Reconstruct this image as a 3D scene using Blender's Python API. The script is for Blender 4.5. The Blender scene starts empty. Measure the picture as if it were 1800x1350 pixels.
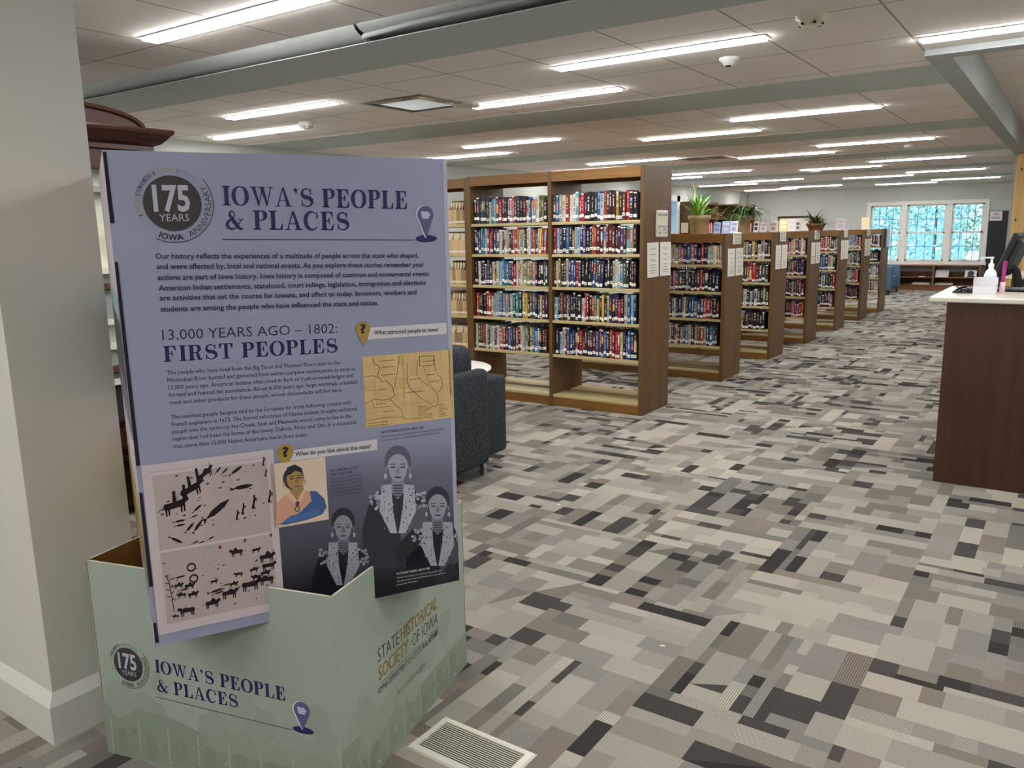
import bpy, math, random
from mathutils import Vector, Matrix
C = bpy.context.scene.collection
SC = bpy.context.scene
PI = math.pi
rnd = random.Random(7)

# ------------------------------------------------------------------ camera, world, exposure
cd = bpy.data.cameras.new('camera'); cam = bpy.data.objects.new('camera', cd); C.objects.link(cam)
cd.sensor_width = 36.0; cd.lens = 1415.1 / 1800 * 36; cd.clip_start = 0.05; cd.clip_end = 200
yaw, pitch, roll = -0.607071, -0.184886, -0.0176447
fw = Vector((math.sin(yaw) * math.cos(pitch), math.cos(yaw) * math.cos(pitch), math.sin(pitch)))
rt = Vector((math.cos(yaw), -math.sin(yaw), 0)); up = rt.cross(fw)
r2 = math.cos(roll) * rt + math.sin(roll) * up; u2 = -math.sin(roll) * rt + math.cos(roll) * up
m = Matrix((r2, u2, -fw)).transposed().to_4x4(); m.translation = Vector((0, 0, 1.57))
cam.matrix_world = m; SC.camera = cam

w = bpy.data.worlds.new('sky'); SC.world = w; w.use_nodes = True
bg = w.node_tree.nodes['Background']; bg.inputs[0].default_value = (0.20, 0.53, 1.0, 1); bg.inputs[1].default_value = 0.78
sun_d = bpy.data.lights.new('sun', 'SUN'); sun_d.energy = 3.0; sun_d.angle = .02; sun_d.color = (1, .95, .85)
sun_o = bpy.data.objects.new('sun', sun_d); C.objects.link(sun_o); sun_o.rotation_euler = (math.radians(48), 0, math.radians(-18))
SC.view_settings.view_transform = 'Standard'; SC.view_settings.look = 'None'
SC.view_settings.gamma = 1; SC.view_settings.use_curve_mapping = False
SC.view_settings.exposure = 1.35
SC.cycles.max_bounces = 8; SC.cycles.diffuse_bounces = 5; SC.cycles.use_denoising = True
SC.cycles.sample_clamp_indirect = 6.0; SC.cycles.caustics_reflective = False; SC.cycles.caustics_refractive = False
LAMP = 26.0          # emission of the ceiling light diffusers
CEIL = 2.57

# ------------------------------------------------------------------ helpers
def lin(c):
    if isinstance(c, str):
        c = tuple(int(c[i:i + 2], 16) / 255 for i in (0, 2, 4))
    return tuple((x / 12.92 if x <= 0.04045 else ((x + 0.055) / 1.055) ** 2.4) for x in c)

MATS = {}
def mat(name, col, rough=0.6, metal=0.0, emit=0.0, noise=0.0, nscale=20.0, spec=0.4, alpha=None):
    if name in MATS: return MATS[name]
    mt = bpy.data.materials.new(name); mt.use_nodes = True; nt = mt.node_tree
    b = nt.nodes['Principled BSDF']; c = lin(col)
    b.inputs['Base Color'].default_value = (*c, 1); b.inputs['Roughness'].default_value = rough
    b.inputs['Metallic'].default_value = metal; b.inputs['Specular IOR Level'].default_value = spec
    if emit:
        b.inputs['Emission Color'].default_value = (*c, 1); b.inputs['Emission Strength'].default_value = emit
    if noise:
        tc = nt.nodes.new('ShaderNodeTexCoord'); nz = nt.nodes.new('ShaderNodeTexNoise'); nz.inputs['Scale'].default_value = nscale
        nz.inputs['Detail'].default_value = 4
        mx = nt.nodes.new('ShaderNodeMix'); mx.data_type = 'RGBA'
        mx.inputs[6].default_value = (*[x * (1 - noise) for x in c], 1); mx.inputs[7].default_value = (*[min(1, x * (1 + noise)) for x in c], 1)
        nt.links.new(tc.outputs['Object'], nz.inputs['Vector']); nt.links.new(nz.outputs['Fac'], mx.inputs[0])
        nt.links.new(mx.outputs[2], b.inputs['Base Color'])
    MATS[name] = mt; return mt

def wood(name, c1, c2, axis='Z', rough=0.45, scale=1.0):
    if name in MATS: return MATS[name]
    mt = bpy.data.materials.new(name); mt.use_nodes = True; nt = mt.node_tree; N = nt.nodes.new; L = nt.links.new
    b = nt.nodes['Principled BSDF']; b.inputs['Roughness'].default_value = rough
    tc = N('ShaderNodeTexCoord'); mp = N('ShaderNodeMapping')
    s = {'X': (0.5, 9, 9), 'Y': (9, 0.5, 9), 'Z': (9, 9, 0.5)}[axis]
    mp.inputs['Scale'].default_value = [v * scale for v in s]
    n1 = N('ShaderNodeTexNoise'); n1.inputs['Scale'].default_value = 2.2; n1.inputs['Detail'].default_value = 6; n1.inputs['Distortion'].default_value = 0.8
    n2 = N('ShaderNodeTexNoise'); n2.inputs['Scale'].default_value = 14; n2.inputs['Detail'].default_value = 3
    ad = N('ShaderNodeMath'); ad.operation = 'MULTIPLY_ADD'; ad.inputs[1].default_value = 0.45
    rp = N('ShaderNodeValToRGB'); rp.color_ramp.elements[0].position = 0.35; rp.color_ramp.elements[1].position = 0.95
    rp.color_ramp.elements[0].color = (*lin(c1), 1); rp.color_ramp.elements[1].color = (*lin(c2), 1)
    L(tc.outputs['Object'], mp.inputs['Vector']); L(mp.outputs[0], n1.inputs['Vector']); L(mp.outputs[0], n2.inputs['Vector'])
    L(n2.outputs['Fac'], ad.inputs[0]); L(n1.outputs['Fac'], ad.inputs[2]); L(ad.outputs[0], rp.inputs[0]); L(rp.outputs[0], b.inputs['Base Color'])
    MATS[name] = mt; return mt

def colmat(name, rough=0.5, spec=0.4):
    """base colour from the mesh's own colour attribute (printed or dyed colour of each patch)"""
    if name in MATS: return MATS[name]
    mt = bpy.data.materials.new(name); mt.use_nodes = True; nt = mt.node_tree
    b = nt.nodes['Principled BSDF']; b.inputs['Roughness'].default_value = rough; b.inputs['Specular IOR Level'].default_value = spec
    a = nt.nodes.new('ShaderNodeAttribute'); a.attribute_name = 'Col'
    nt.links.new(a.outputs['Color'], b.inputs['Base Color']); MATS[name] = mt; return mt

def wpos(o):
    p = Vector((0, 0, 0))
    while o is not None:
        p = p + o.location; o = o.parent
    return p

class MB:
    """collects faces in world coordinates; build() links them as one mesh object"""
    def __init__(s): s.v = []; s.f = []; s.c = []; s.sm = []; s.mi = []; s.cur = 0
    def face(s, pts, col=None, smooth=False):
        i = len(s.v); s.v += [tuple(p) for p in pts]; s.f.append(tuple(range(i, i + len(pts)))); s.c.append(col); s.sm.append(smooth); s.mi.append(s.cur)
    def grid(s, rows, col=None, smooth=True, closed=False):
        i = len(s.v); n = len(rows[0])
        for r in rows: s.v += [tuple(p) for p in r]
        for a in range(len(rows) - 1):
            for b in range(n if closed else n - 1):
                b2 = (b + 1) % n
                s.f.append((i + a * n + b, i + a * n + b2, i + (a + 1) * n + b2, i + (a + 1) * n + b)); s.c.append(col); s.sm.append(smooth); s.mi.append(s.cur)
        return i
    def box(s, x0, x1, y0, y1, z0, z1, col=None, M=None, bev=0.0):
        if bev > 0:
            b = min(bev, (x1 - x0) / 2.01, (y1 - y0) / 2.01, (z1 - z0) / 2.01)
            def ring(x0, x1, y0, y1, z):
                return [(x0 + b, y0, z), (x1 - b, y0, z), (x1, y0 + b, z), (x1, y1 - b, z), (x1 - b, y1, z), (x0 + b, y1, z), (x0, y1 - b, z), (x0, y0 + b, z)]
            def inr(z): return [(min(max(p[0], x0 + b), x1 - b), min(max(p[1], y0 + b), y1 - b), z) for p in ring(x0, x1, y0, y1, z)]
            rows = [inr(z0), ring(x0, x1, y0, y1, z0 + b), ring(x0, x1, y0, y1, z1 - b), inr(z1)]
            if M is not None: rows = [[M @ Vector(p) for p in r] for r in rows]
            s.grid(rows, col, False, True); s.face(rows[0][::-1], col); s.face(rows[3], col); return
        p = [(x0, y0, z0), (x1, y0, z0), (x1, y1, z0), (x0, y1, z0), (x0, y0, z1), (x1, y0, z1), (x1, y1, z1), (x0, y1, z1)]
        if M is not None: p = [M @ Vector(q) for q in p]
        i = len(s.v); s.v += [tuple(q) for q in p]
        for f in ((0, 3, 2, 1), (4, 5, 6, 7), (0, 1, 5, 4), (1, 2, 6, 5), (2, 3, 7, 6), (3, 0, 4, 7)):
            s.f.append(tuple(i + k for k in f)); s.c.append(col); s.sm.append(False); s.mi.append(s.cur)
    def lathe(s, cx, cy, prof, n=24, col=None, smooth=True, M=None):
        rows = []
        for r, z in prof:
            rr = [Vector((cx + r * math.cos(2 * PI * k / n), cy + r * math.sin(2 * PI * k / n), z)) for k in range(n)]
            rows.append([M @ p for p in rr] if M is not None else rr)
        s.grid(rows, col, smooth, True)
        if prof[0][0] > 1e-6: s.face(rows[0][::-1], col)
        if prof[-1][0] > 1e-6: s.face(rows[-1], col)
    def tube(s, pts, r, n=8, col=None, cap=True):
        pts = [Vector(p) for p in pts]; rows = []
        for i, p in enumerate(pts):
            t = (pts[min(i + 1, len(pts) - 1)] - pts[max(i - 1, 0)]).normalized()
            a = t.cross(Vector((0, 0, 1)))
            if a.length < 1e-3: a = t.cross(Vector((1, 0, 0)))
            a.normalize(); b = t.cross(a); rr = r[i] if isinstance(r, (list, tuple)) else r
            rows.append([p + (a * math.cos(2 * PI * k / n) + b * math.sin(2 * PI * k / n)) * rr for k in range(n)])
        s.grid(rows, col, True, True)
        if cap: s.face(rows[0][::-1], col); s.face(rows[-1], col)
    def prism(s, poly, z0, z1, col=None):
        """polygon in plan, extruded up"""
        n = len(poly); a = [(x, y, z0) for x, y in poly]; b = [(x, y, z1) for x, y in poly]
        s.face(a[::-1], col); s.face(b, col)
        for i in range(n):
            j = (i + 1) % n; s.face((a[i], a[j], b[j], b[i]), col)
    def extrude(s, poly, d, col=None):
        d = Vector(d); a = [Vector(p) for p in poly]; b = [p + d for p in a]; n = len(a)
        s.face(a[::-1], col); s.face(b, col)
        for i in range(n):
            j = (i + 1) % n; s.face((a[i], a[j], b[j], b[i]), col)
    def build(s, name, mt, parent=None, loc=None):
        me = bpy.data.meshes.new(name); off = Vector(loc) if loc is not None else (wpos(parent) if parent is not None else Vector((0, 0, 0)))
        me.from_pydata([tuple(Vector(v) - off) for v in s.v], [], s.f)
        if isinstance(mt, (list, tuple)):
            for x in mt: me.materials.append(x)
            me.polygons.foreach_set('material_index', s.mi)
        else: me.materials.append(mt)
        me.polygons.foreach_set('use_smooth', s.sm)
        if any(c is not None for c in s.c):
            at = me.color_attributes.new('Col', 'FLOAT_COLOR', 'CORNER'); buf = []
            for f, c in zip(s.f, s.c):
                if c is None: c = (1, 1, 1, 1)
                if isinstance(c[0], (tuple, list)):
                    for k in c: buf += [k[0], k[1], k[2], 1.0]
                else: buf += (list(c) + [1.0])[:4] * len(f)
            at.data.foreach_set('color', buf)
        me.update(); o = bpy.data.objects.new(name, me); C.objects.link(o)
        if parent is not None: o.parent = parent
        elif loc is not None: o.location = loc
        return o

def tag(o, label, cat, group=None, kind=None):
    o['label'] = label; o['category'] = cat
    if group: o['group'] = group
    if kind: o['kind'] = kind
    return o
def thing(name, label, cat, loc, group=None, kind=None):
    o = bpy.data.objects.new(name, None); o.empty_display_size = 0.1; C.objects.link(o); o.location = loc
    return tag(o, label, cat, group, kind)
def struct(mb, name, mt, parent=None):
    o = mb.build(name, mt, parent)
    if parent is None: o['kind'] = 'structure'
    return o
def bx(name, mt, parent, *b, bev=0.0, col=None):
    q = MB(); q.box(*b, bev=bev, col=col); return q.build(name, mt, parent)

# ------------------------------------------------------------------ lettering
class Words:
    """flat text laid on a plane: P(u, v) gives a world point, lift along normal"""
    def __init__(s, P, nrm): s.P = P; s.n = Vector(nrm); s.jobs = []
    def add(s, txt, u0, v0, u1, v1, cap, bold=0.0, col='222244', lift=0.0012, shear=0.0):
        s.jobs.append((txt, u0, v0, u1, v1, cap, bold, lin(col), lift, shear, None))
    def arc(s, txt, cu, cv, r, a0, a1, cap, bold, col, lift=0.0012, inward=False):
        s.jobs.append((txt, cu, cv, r, a0, cap, bold, lin(col), lift, a1, inward))
    def flush(s, mb):
        tmp = []
        for j in s.jobs:
            cu = bpy.data.curves.new('tmp', 'FONT'); cu.body = j[0]; cu.offset = j[6]; cu.resolution_u = 2; cu.fill_mode = 'FRONT' if False else 'BOTH'
            o = bpy.data.objects.new('tmp', cu); C.objects.link(o); tmp.append(o)
        cu = bpy.data.curves.new('tmp', 'FONT'); cu.body = 'H'; hob = bpy.data.objects.new('tmp', cu); C.objects.link(hob)
        dg = bpy.context.evaluated_depsgraph_get(); dg.update()
        me = hob.evaluated_get(dg).to_mesh(); caph = max(v.co.y for v in me.vertices); hob.evaluated_get(dg).to_mesh_clear()
        for j, o in zip(s.jobs, tmp):
            me = o.evaluated_get(dg).to_mesh(); vs = [v.co.copy() for v in me.vertices]; fs = [tuple(p.vertices) for p in me.polygons]
            o.evaluated_get(dg).to_mesh_clear()
            x0 = min(v.x for v in vs); x1 = max(v.x for v in vs); base = len(mb.v)
            txt, a, b, c, d, cap, bold, col, lift, sh, inw = j
            for v in vs:
                t = (v.x - x0) / max(x1 - x0, 1e-6); h = v.y / caph * cap
                if inw is None:
                    du, dv = c - a, d - b; ln = math.hypot(du, dv); nx, ny = -dv / ln, du / ln
                    uu = a + du * t + (nx + sh * du / ln) * h; vv = b + dv * t + (ny + sh * dv / ln) * h
                else:
                    ang = d + (sh - d) * t; rr = c - h if inw else c + h
                    uu = a + rr * math.cos(ang); vv = b + rr * math.sin(ang)
                mb.v.append(tuple(s.P(uu, vv) + s.n * lift))
            for f in fs:
                mb.f.append(tuple(base + k for k in f)); mb.c.append(col); mb.sm.append(False); mb.mi.append(mb.cur)
        for o in tmp + [hob]:
            cu = o.data; bpy.data.objects.remove(o); bpy.data.curves.remove(cu)
        s.jobs = []

def arcpts(cx, cy, rx, ry, a0, a1, n=14):
    return [(cx + rx * math.cos(math.radians(a0 + (a1 - a0) * k / n)), cy + ry * math.sin(math.radians(a0 + (a1 - a0) * k / n))) for k in range(n + 1)]
def strk(pts, wid):
    """variable width stroke -> quads"""
    q = []; n = len(pts); Lp = []; Rp = []
    for i, p in enumerate(pts):
        a = pts[max(i - 1, 0)]; b = pts[min(i + 1, n - 1)]; dx, dy = b[0] - a[0], b[1] - a[1]; l = math.hypot(dx, dy) or 1
        wv = wid(i / (n - 1)) / 2; Lp.append((p[0] - dy / l * wv, p[1] + dx / l * wv)); Rp.append((p[0] + dy / l * wv, p[1] - dx / l * wv))
    for i in range(n - 1): q.append([Lp[i], Rp[i], Rp[i + 1], Lp[i + 1]])
    return q
def rc(x0, x1, y0, y1): return [(x0, y0), (x1, y0), (x1, y1), (x0, y1)]
def serif_glyph(ch):
    T = 0.23; t = 0.06; S = 0.055
    stem = lambda x: [rc(x, x + T, 0, 1), rc(x - .1, x + T + .1, 0, S), rc(x - .1, x + T + .1, 1 - S, 1), [(x - .04, S), (x + T + .04, S), (x + T, S + .05), (x, S + .05)], [(x, .95 - .05), (x + T, .9), (x + T + .04, .95), (x - .04, .95)]]
    thick = lambda a, b, f=0.2: (lambda s: a + (b - a) * math.sin(PI * s) ** f)
    if ch == 'I': return stem(.12), .45
    if ch == 'L': return stem(.12) + [rc(.3, .72, 0, t), [(.6, t), (.74, 0), (.76, .34), (.72, .34)]], .8
    if ch == 'E' or ch == 'F':
        g = stem(.12) + [rc(.3, .7, 1 - t, 1), [(.58, 1 - t), (.7, .68), (.74, .68), (.72, 1)], rc(.3, .5, .49, .54), [(.5, .34), (.54, .34), (.54, .69), (.5, .69), (.44, .53), (.44, .5)]]
        if ch == 'E': g += [rc(.3, .74, 0, t), [(.6, t), (.74, 0), (.78, .34), (.74, .34)]]
        return g, .83
    if ch in 'PR':
        g = stem(.12) + strk([(.3, .975), (.45, .975)] + arcpts(.46, .735, .22, .24, 90, -90) + [(.3, .495)], lambda s: t + .17 * max(0, math.sin(PI * s)) ** 3)
        if ch == 'R': g += strk([(.46, .5), (.58, .42), (.62, .25), (.66, .08), (.76, .03), (.86, .1)], lambda s: .06 + .15 * math.sin(PI * min(1, s * 1.15)) if s < .87 else .05)
        return g, (.9 if ch == 'R' else .8)
    if ch == 'T': return [rc(.34, .54, 0, 1), rc(.22, .66, 0, S), rc(.05, .83, 1 - t, 1), [(.05, 1), (.09, .66), (.05, .66), (.02, .98)], [(.05, .95), (.2, .95), (.09, .66)], [(.83, .95), (.68, .95), (.79, .66)], [(.83, 1), (.79, .66), (.83, .66), (.86, .98)]], .88
    if ch == 'O': return strk(arcpts(.47, .5, .36, .48, 0, 360, 36), lambda s: .055 + .17 * abs(math.cos(2 * PI * s)) ** 1.5), .95
    if ch == 'C': return strk(arcpts(.47, .5, .36, .48, 48, 318, 28), lambda s: .06 + .17 * max(0, math.sin(PI * (s * 1.0))) ** 2) + [[(.7, .64), (.82, .64), (.8, .98), (.76, .98)]], .88
    if ch == 'S':
        pts = arcpts(.4, .73, .25, .235, 20, 230, 14) + arcpts(.42, .27, .28, .235, 60, -160, 16)
        return strk(pts, lambda s: .06 + .17 * math.exp(-((s - .5) / .2) ** 2)) + [[(.6, .66), (.67, .66), (.69, .99), (.65, .99)], [(.1, .01), (.14, .01), (.18, .34), (.11, .34)]], .8
    if ch == 'A': return [[(.12, 0), (.18, 0), (.5, .92), (.45, 1)], [(.44, 1), (.54, 1), (.88, 0), (.66, 0)], rc(.26, .7, .3, .35), rc(.02, .3, 0, S), rc(.56, .98, 0, S)], 1.0
    if ch == 'W': return [[(.08, 1), (.28, 1), (.5, .12), (.42, 0)], [(.42, 0), (.47, 0), (.72, 1), (.66, 1)], [(.55, 1), (.75, 1), (.95, .12), (.87, 0)], [(.87, 0), (.92, 0), (1.18, 1), (1.12, 1)], rc(0, .36, 1 - S, 1), rc(.47, .83, 1 - S, 1), rc(1.0, 1.28, 1 - S, 1)], 1.28
    if ch == "'": return [arcpts(.14, .88, .1, .1, 0, 360, 12)[:-1], [(.2, .95), (.24, .85), (.2, .72), (.1, .64), (.09, .67), (.15, .75), (.16, .85)]], .3
    if ch == '&':
        p = [(.9, .52), (.74, .3), (.55, .08), (.36, .02), (.18, .1), (.12, .25), (.2, .42), (.38, .54), (.52, .68), (.52, .86), (.42, .96), (.3, .9), (.28, .76), (.36, .6), (.55, .32), (.74, .08), (.86, .02), (.95, .08)]
        r = []
        for i in range(len(p) - 1):
            r += [(p[i][0] + (p[i + 1][0] - p[i][0]) * k / 3, p[i][1] + (p[i + 1][1] - p[i][1]) * k / 3) for k in range(3)]
        r.append(p[-1])
        return strk(r, lambda s: .05 + .13 * math.exp(-((s - .28) / .12) ** 2) + .15 * math.exp(-((s - .82) / .13) ** 2)) + [rc(.72, 1.0, .5, .55)], 1.0
    return [], .42
def serif(mb, P, nrm, txt, u0, v0, u1, v1, cap, col, lift=0.0012, gap=.06):
    x = 0; polys = []
    for ch in txt:
        g, wd = serif_glyph(ch)
        polys += [[(px + x, py) for px, py in q] for q in g]; x += wd + (gap if ch != ' ' else 0)
    x -= gap; du, dv = u1 - u0, v1 - v0; ln = math.hypot(du, dv); nx, ny = -dv / ln, du / ln; c = lin(col); n = Vector(nrm)
    for q in polys:
        mb.face([P(u0 + du * a / x + nx * b * cap, v0 + dv * a / x + ny * b * cap) + n * lift for a, b in q], c)

# ------------------------------------------------------------------ materials
WALL = mat('sage grey wall paint', 'b9bcb7', .75, noise=.03, nscale=3, spec=.2)
WALLW = mat('pale pillar paint', 'd2d0c6', .6, spec=.25)
TRIM = mat('white trim paint', 'd9d8d2', .35)
BEAM = mat('grey green beam paint', 'bfc6c2', .7, spec=.2)
SOFF = mat('blue grey soffit paint', 'aab0b0', .7, spec=.2)
BLACK = mat('black plastic', '17181a', .4)
DARK = mat('dark void', '0b0b0c', .9)
STEEL = mat('chrome', 'c8c8cc', .15, 1.0)
WHITE = mat('white plastic', 'e6e5e0', .35)
PAPER = mat('white paper', 'e4e0d8', .8, spec=.1)
OAK = wood('oak upright grain', '452f17', '6d4e26', 'Z')
OAKX = wood('oak rail grain', '543814', '865d26', 'X')
SHELF = mat('cream enamelled shelf', 'b3a476', .35)
CHERRY = wood('dark cherry', '1f0f0a', '3f2217', 'Y', .3)
WALNUT = wood('walnut laminate', '2e1a11', '4a2b1b', 'Z', .4, .6)
PINE = wood('knotty pine', 'c9954f', 'e8c382', 'Z', .5, .5)
COLR = colmat('coloured cloth and paper', .5)
PRINT = colmat('printed board', .42, .35)

def ceiling_mat():
    mt = bpy.data.materials.new('ceiling tiles'); mt.use_nodes = True; nt = mt.node_tree; N = nt.nodes.new; L = nt.links.new
    b = nt.nodes['Principled BSDF']; b.inputs['Roughness'].default_value = .9; b.inputs['Specular IOR Level'].default_value = .1
    tc = N('ShaderNodeTexCoord'); sp = N('ShaderNodeSeparateXYZ'); L(tc.outputs['Object'], sp.inputs[0])
    def line(out, off, per, wd):
        a = N('ShaderNodeMath'); a.operation = 'ADD'; a.inputs[1].default_value = off; L(out, a.inputs[0])
        d = N('ShaderNodeMath'); d.operation = 'DIVIDE'; d.inputs[1].default_value = per; L(a.outputs[0], d.inputs[0])
        f = N('ShaderNodeMath'); f.operation = 'FRACT'; L(d.outputs[0], f.inputs[0])
        c = N('ShaderNodeMath'); c.operation = 'LESS_THAN'; c.inputs[1].default_value = wd / per; L(f.outputs[0], c.inputs[0]); return c.outputs[0]
    lx = line(sp.outputs[0], .83 + .637 * 40, .637, .011); ly = line(sp.outputs[1], 20 * .78 - 4.19, .78, .011)
    mx = N('ShaderNodeMath'); mx.operation = 'MAXIMUM'; L(lx, mx.inputs[0]); L(ly, mx.inputs[1])
    nz = N('ShaderNodeTexNoise'); nz.inputs['Scale'].default_value = 90; nz.inputs['Detail'].default_value = 3; L(tc.outputs['Object'], nz.inputs['Vector'])
    r1 = N('ShaderNodeMix'); r1.data_type = 'RGBA'; r1.inputs[6].default_value = (*lin('eae3de'), 1); r1.inputs[7].default_value = (*lin('f4eee9'), 1); L(nz.outputs['Fac'], r1.inputs[0])
    r2_ = N('ShaderNodeMix'); r2_.data_type = 'RGBA'; r2_.inputs[7].default_value = (*lin('a8a299'), 1); L(mx.outputs[0], r2_.inputs[0]); L(r1.outputs[2], r2_.inputs[6])
    L(r2_.outputs[2], b.inputs['Base Color']); return mt
CEILM = ceiling_mat()

def carpet_mat():
    mt = bpy.data.materials.new('carpet pile'); mt.use_nodes = True; nt = mt.node_tree; N = nt.nodes.new; L = nt.links.new
    b = nt.nodes['Principled BSDF']; b.inputs['Roughness'].default_value = .95; b.inputs['Specular IOR Level'].default_value = .05
    at = N('ShaderNodeAttribute'); at.attribute_name = 'Col'
    tc = N('ShaderNodeTexCoord'); sp = N('ShaderNodeSeparateXYZ'); L(tc.outputs['Object'], sp.inputs[0])
    gt = N('ShaderNodeMath'); gt.operation = 'GREATER_THAN'; gt.inputs[1].default_value = .5; L(at.outputs['Alpha'], gt.inputs[0])
    ch = N('ShaderNodeMix'); ch.data_type = 'FLOAT'; L(gt.outputs[0], ch.inputs[0]); L(sp.outputs[0], ch.inputs[2]); L(sp.outputs[1], ch.inputs[3])
    fr = N('ShaderNodeMath'); fr.operation = 'MULTIPLY'; fr.inputs[1].default_value = 2 * PI / .0085; L(ch.outputs[0], fr.inputs[0])
    sn = N('ShaderNodeMath'); sn.operation = 'SINE'; L(fr.outputs[0], sn.inputs[0])
    am = N('ShaderNodeMath'); am.operation = 'SUBTRACT'; am.inputs[1].default_value = .5; L(at.outputs['Alpha'], am.inputs[0])
    ab = N('ShaderNodeMath'); ab.operation = 'ABSOLUTE'; L(am.outputs[0], ab.inputs[0])
    mu = N('ShaderNodeMath'); mu.operation = 'MULTIPLY'; L(sn.outputs[0], mu.inputs[0]); L(ab.outputs[0], mu.inputs[1])
    nz = N('ShaderNodeTexNoise'); nz.inputs['Scale'].default_value = 260; nz.inputs['Detail'].default_value = 2; L(tc.outputs['Object'], nz.inputs['Vector'])
    nm = N('ShaderNodeMath'); nm.operation = 'MULTIPLY_ADD'; nm.inputs[1].default_value = .9; nm.inputs[2].default_value = .55; L(nz.outputs['Fac'], nm.inputs[0])
    ad = N('ShaderNodeMath'); ad.operation = 'MULTIPLY_ADD'; ad.inputs[1].default_value = 1.3; L(mu.outputs[0], ad.inputs[0]); L(nm.outputs[0], ad.inputs[2])
    vm = N('ShaderNodeVectorMath'); vm.operation = 'SCALE'; L(at.outputs['Color'], vm.inputs[0]); L(ad.outputs[0], vm.inputs['Scale'])
    L(vm.outputs[0], b.inputs['Base Color']); return mt

# ------------------------------------------------------------------ room shell
def carpet():
    q = MB(); R = random.Random(11); S = .613
    pal = [('a8a298', 28), ('9a958c', 22), ('8a8680', 20), ('7f776f', 14), ('73706a', 8), ('4b4845', 8), ('3a3836', 6)]
    cols = [tuple(v * .87 for v in lin(c)) for c, _ in pal]; wts = [x for _, x in pal]
    def segs(L, lo, hi):
        r = []; p = 0
        while p < L - .001:
            d = R.uniform(lo, hi)
            if L - p - d < lo: d = L - p
            r.append((p, p + d)); p += d
        return r
    for i in range(-11, 9):
        for j in range(-10, 36):
            x0 = -1.09 + S * i; y0 = 2.395 + S * j
            if x0 < -8.6 or y0 > 23.2: continue
            alongx = (i + j) % 2 == 1
            tone = R.uniform(.88, 1.1)
            for a0, a1 in segs(S, .03, .13):
                dark = R.random() < .24 and a1 - a0 < .11
                for b0, b1 in segs(S, .05 if dark else .06, .15 if dark else .26):
                    c = R.choices(cols[2:], (6, 14, 12, 14, 12))[0] if dark else R.choices(cols, wts)[0]
                    if a1 - a0 > .1 and R.random() < .85: c = R.choices(cols[:4], wts[:4])[0]
                    k = tone * R.uniform(.94, 1.06); am = R.choice((.02, .03, .05, .08, 0.3 if (a1 - a0) < .1 else .04))
                    al = .5 + am if alongx else .5 - am
                    cc = (c[0] * k, c[1] * k, c[2] * k, al)
                    P = (lambda a, b: (x0 + b, y0 + a, 0)) if alongx else (lambda a, b: (x0 + a, y0 + b, 0))
                    if R.random() < .05 and a1 - a0 > .1:
                        c2 = R.choice(cols); k2 = tone; c2 = (c2[0] * k2, c2[1] * k2, c2[2] * k2, al)
                        t1 = [P(a0, b0), P(a0, b1), P(a1, b1)]; t2 = [P(a0, b0), P(a1, b1), P(a1, b0)]
                        for t, c_ in ((t1, cc), (t2, c2)):
                            q.face(t if (Vector(t[1]) - Vector(t[0])).cross(Vector(t[2]) - Vector(t[0])).z > 0 else t[::-1], c_)
                    else:
                        t = [P(a0, b0), P(a0, b1), P(a1, b1), P(a1, b0)]
                        q.face(t if (Vector(t[1]) - Vector(t[0])).cross(Vector(t[2]) - Vector(t[0])).z > 0 else t[::-1], cc)
    return struct(q, 'floor', carpet_mat())
carpet()
q = MB(); q.box(-9, 5.2, -4.2, 23.5, -.3, -.004); struct(q, 'floor_slab', DARK)

XL, YB = -7.62, 22.75
# ceiling with the opening of the raised bay above the desk
q = MB()
for b in ((-9, 5, -4, 5.42), (-9, -.70, 5.42, 23.2), (-.70, 5, 14.2, 23.2)):
    q.face([(b[0], b[2], CEIL), (b[0], b[3], CEIL), (b[1], b[3], CEIL), (b[1], b[2], CEIL)])
struct(q, 'ceiling', CEILM)
q = MB(); q.face([(-.72, 5.4, 2.80), (-.72, 14.3, 2.80), (5, 14.3, 2.80), (5, 5.4, 2.80)]); struct(q, 'ceiling_raised', CEILM)
q = MB(); q.box(-9, 5.2, -4.2, 23.5, 2.95, 3.1); struct(q, 'ceiling_deck', WALL)
# walls
q = MB(); q.box(XL - .2, XL, -4, 16.9, 0, 2.95); q.box(XL - .2, XL, 17.72, YB + .2, 0, 2.95); q.box(XL - .2, XL, 16.9, 17.72, 0, .75); q.box(XL - .2, XL, 16.9, 17.72, 2.25, 2.95)
struct(q, 'wall_left', WALL)
q = MB(); WX0, WX1, WZ0, WZ1 = -4.42, -1.88, .70, 2.10
q.box(XL - .2, WX0, YB, YB + .2, 0, 2.95); q.box(WX1, 5, YB, YB + .2, 0, 2.95); q.box(WX0, WX1, YB, YB + .2, 0, WZ0); q.box(WX0, WX1, YB, YB + .2, WZ1, 2.95)
struct(q, 'wall_back', WALL)
q = MB(); q.box(4.8, 5, -4, YB + .2, 0, 2.95); struct(q, 'wall_right', WALL)
q = MB(); q.box(XL - .2, 5, -4.2, -4, 0, 2.95); struct(q, 'wall_front', WALL)
# beams (flush painted strips)
for k, (y0, y1, x1) in enumerate(((5.93, 6.74, -.83), (9.05, 9.87, -.83), (12.1, 13.0, -.83), (15.5, 16.3, -.83), (18.9, 19.7, 4.8))):
    q = MB(); q.box(XL, x1, y0, y1, 2.567, 2.60); struct(q, 'beam_%d' % (k + 1), BEAM)
q = MB(); q.box(XL, 4.8, 3.04, 3.53, 2.496, 2.501); q.box(XL, 4.8, 3.30, 3.53, 2.5012, 2.56); struct(q, 'beam_near', BEAM)
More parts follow.
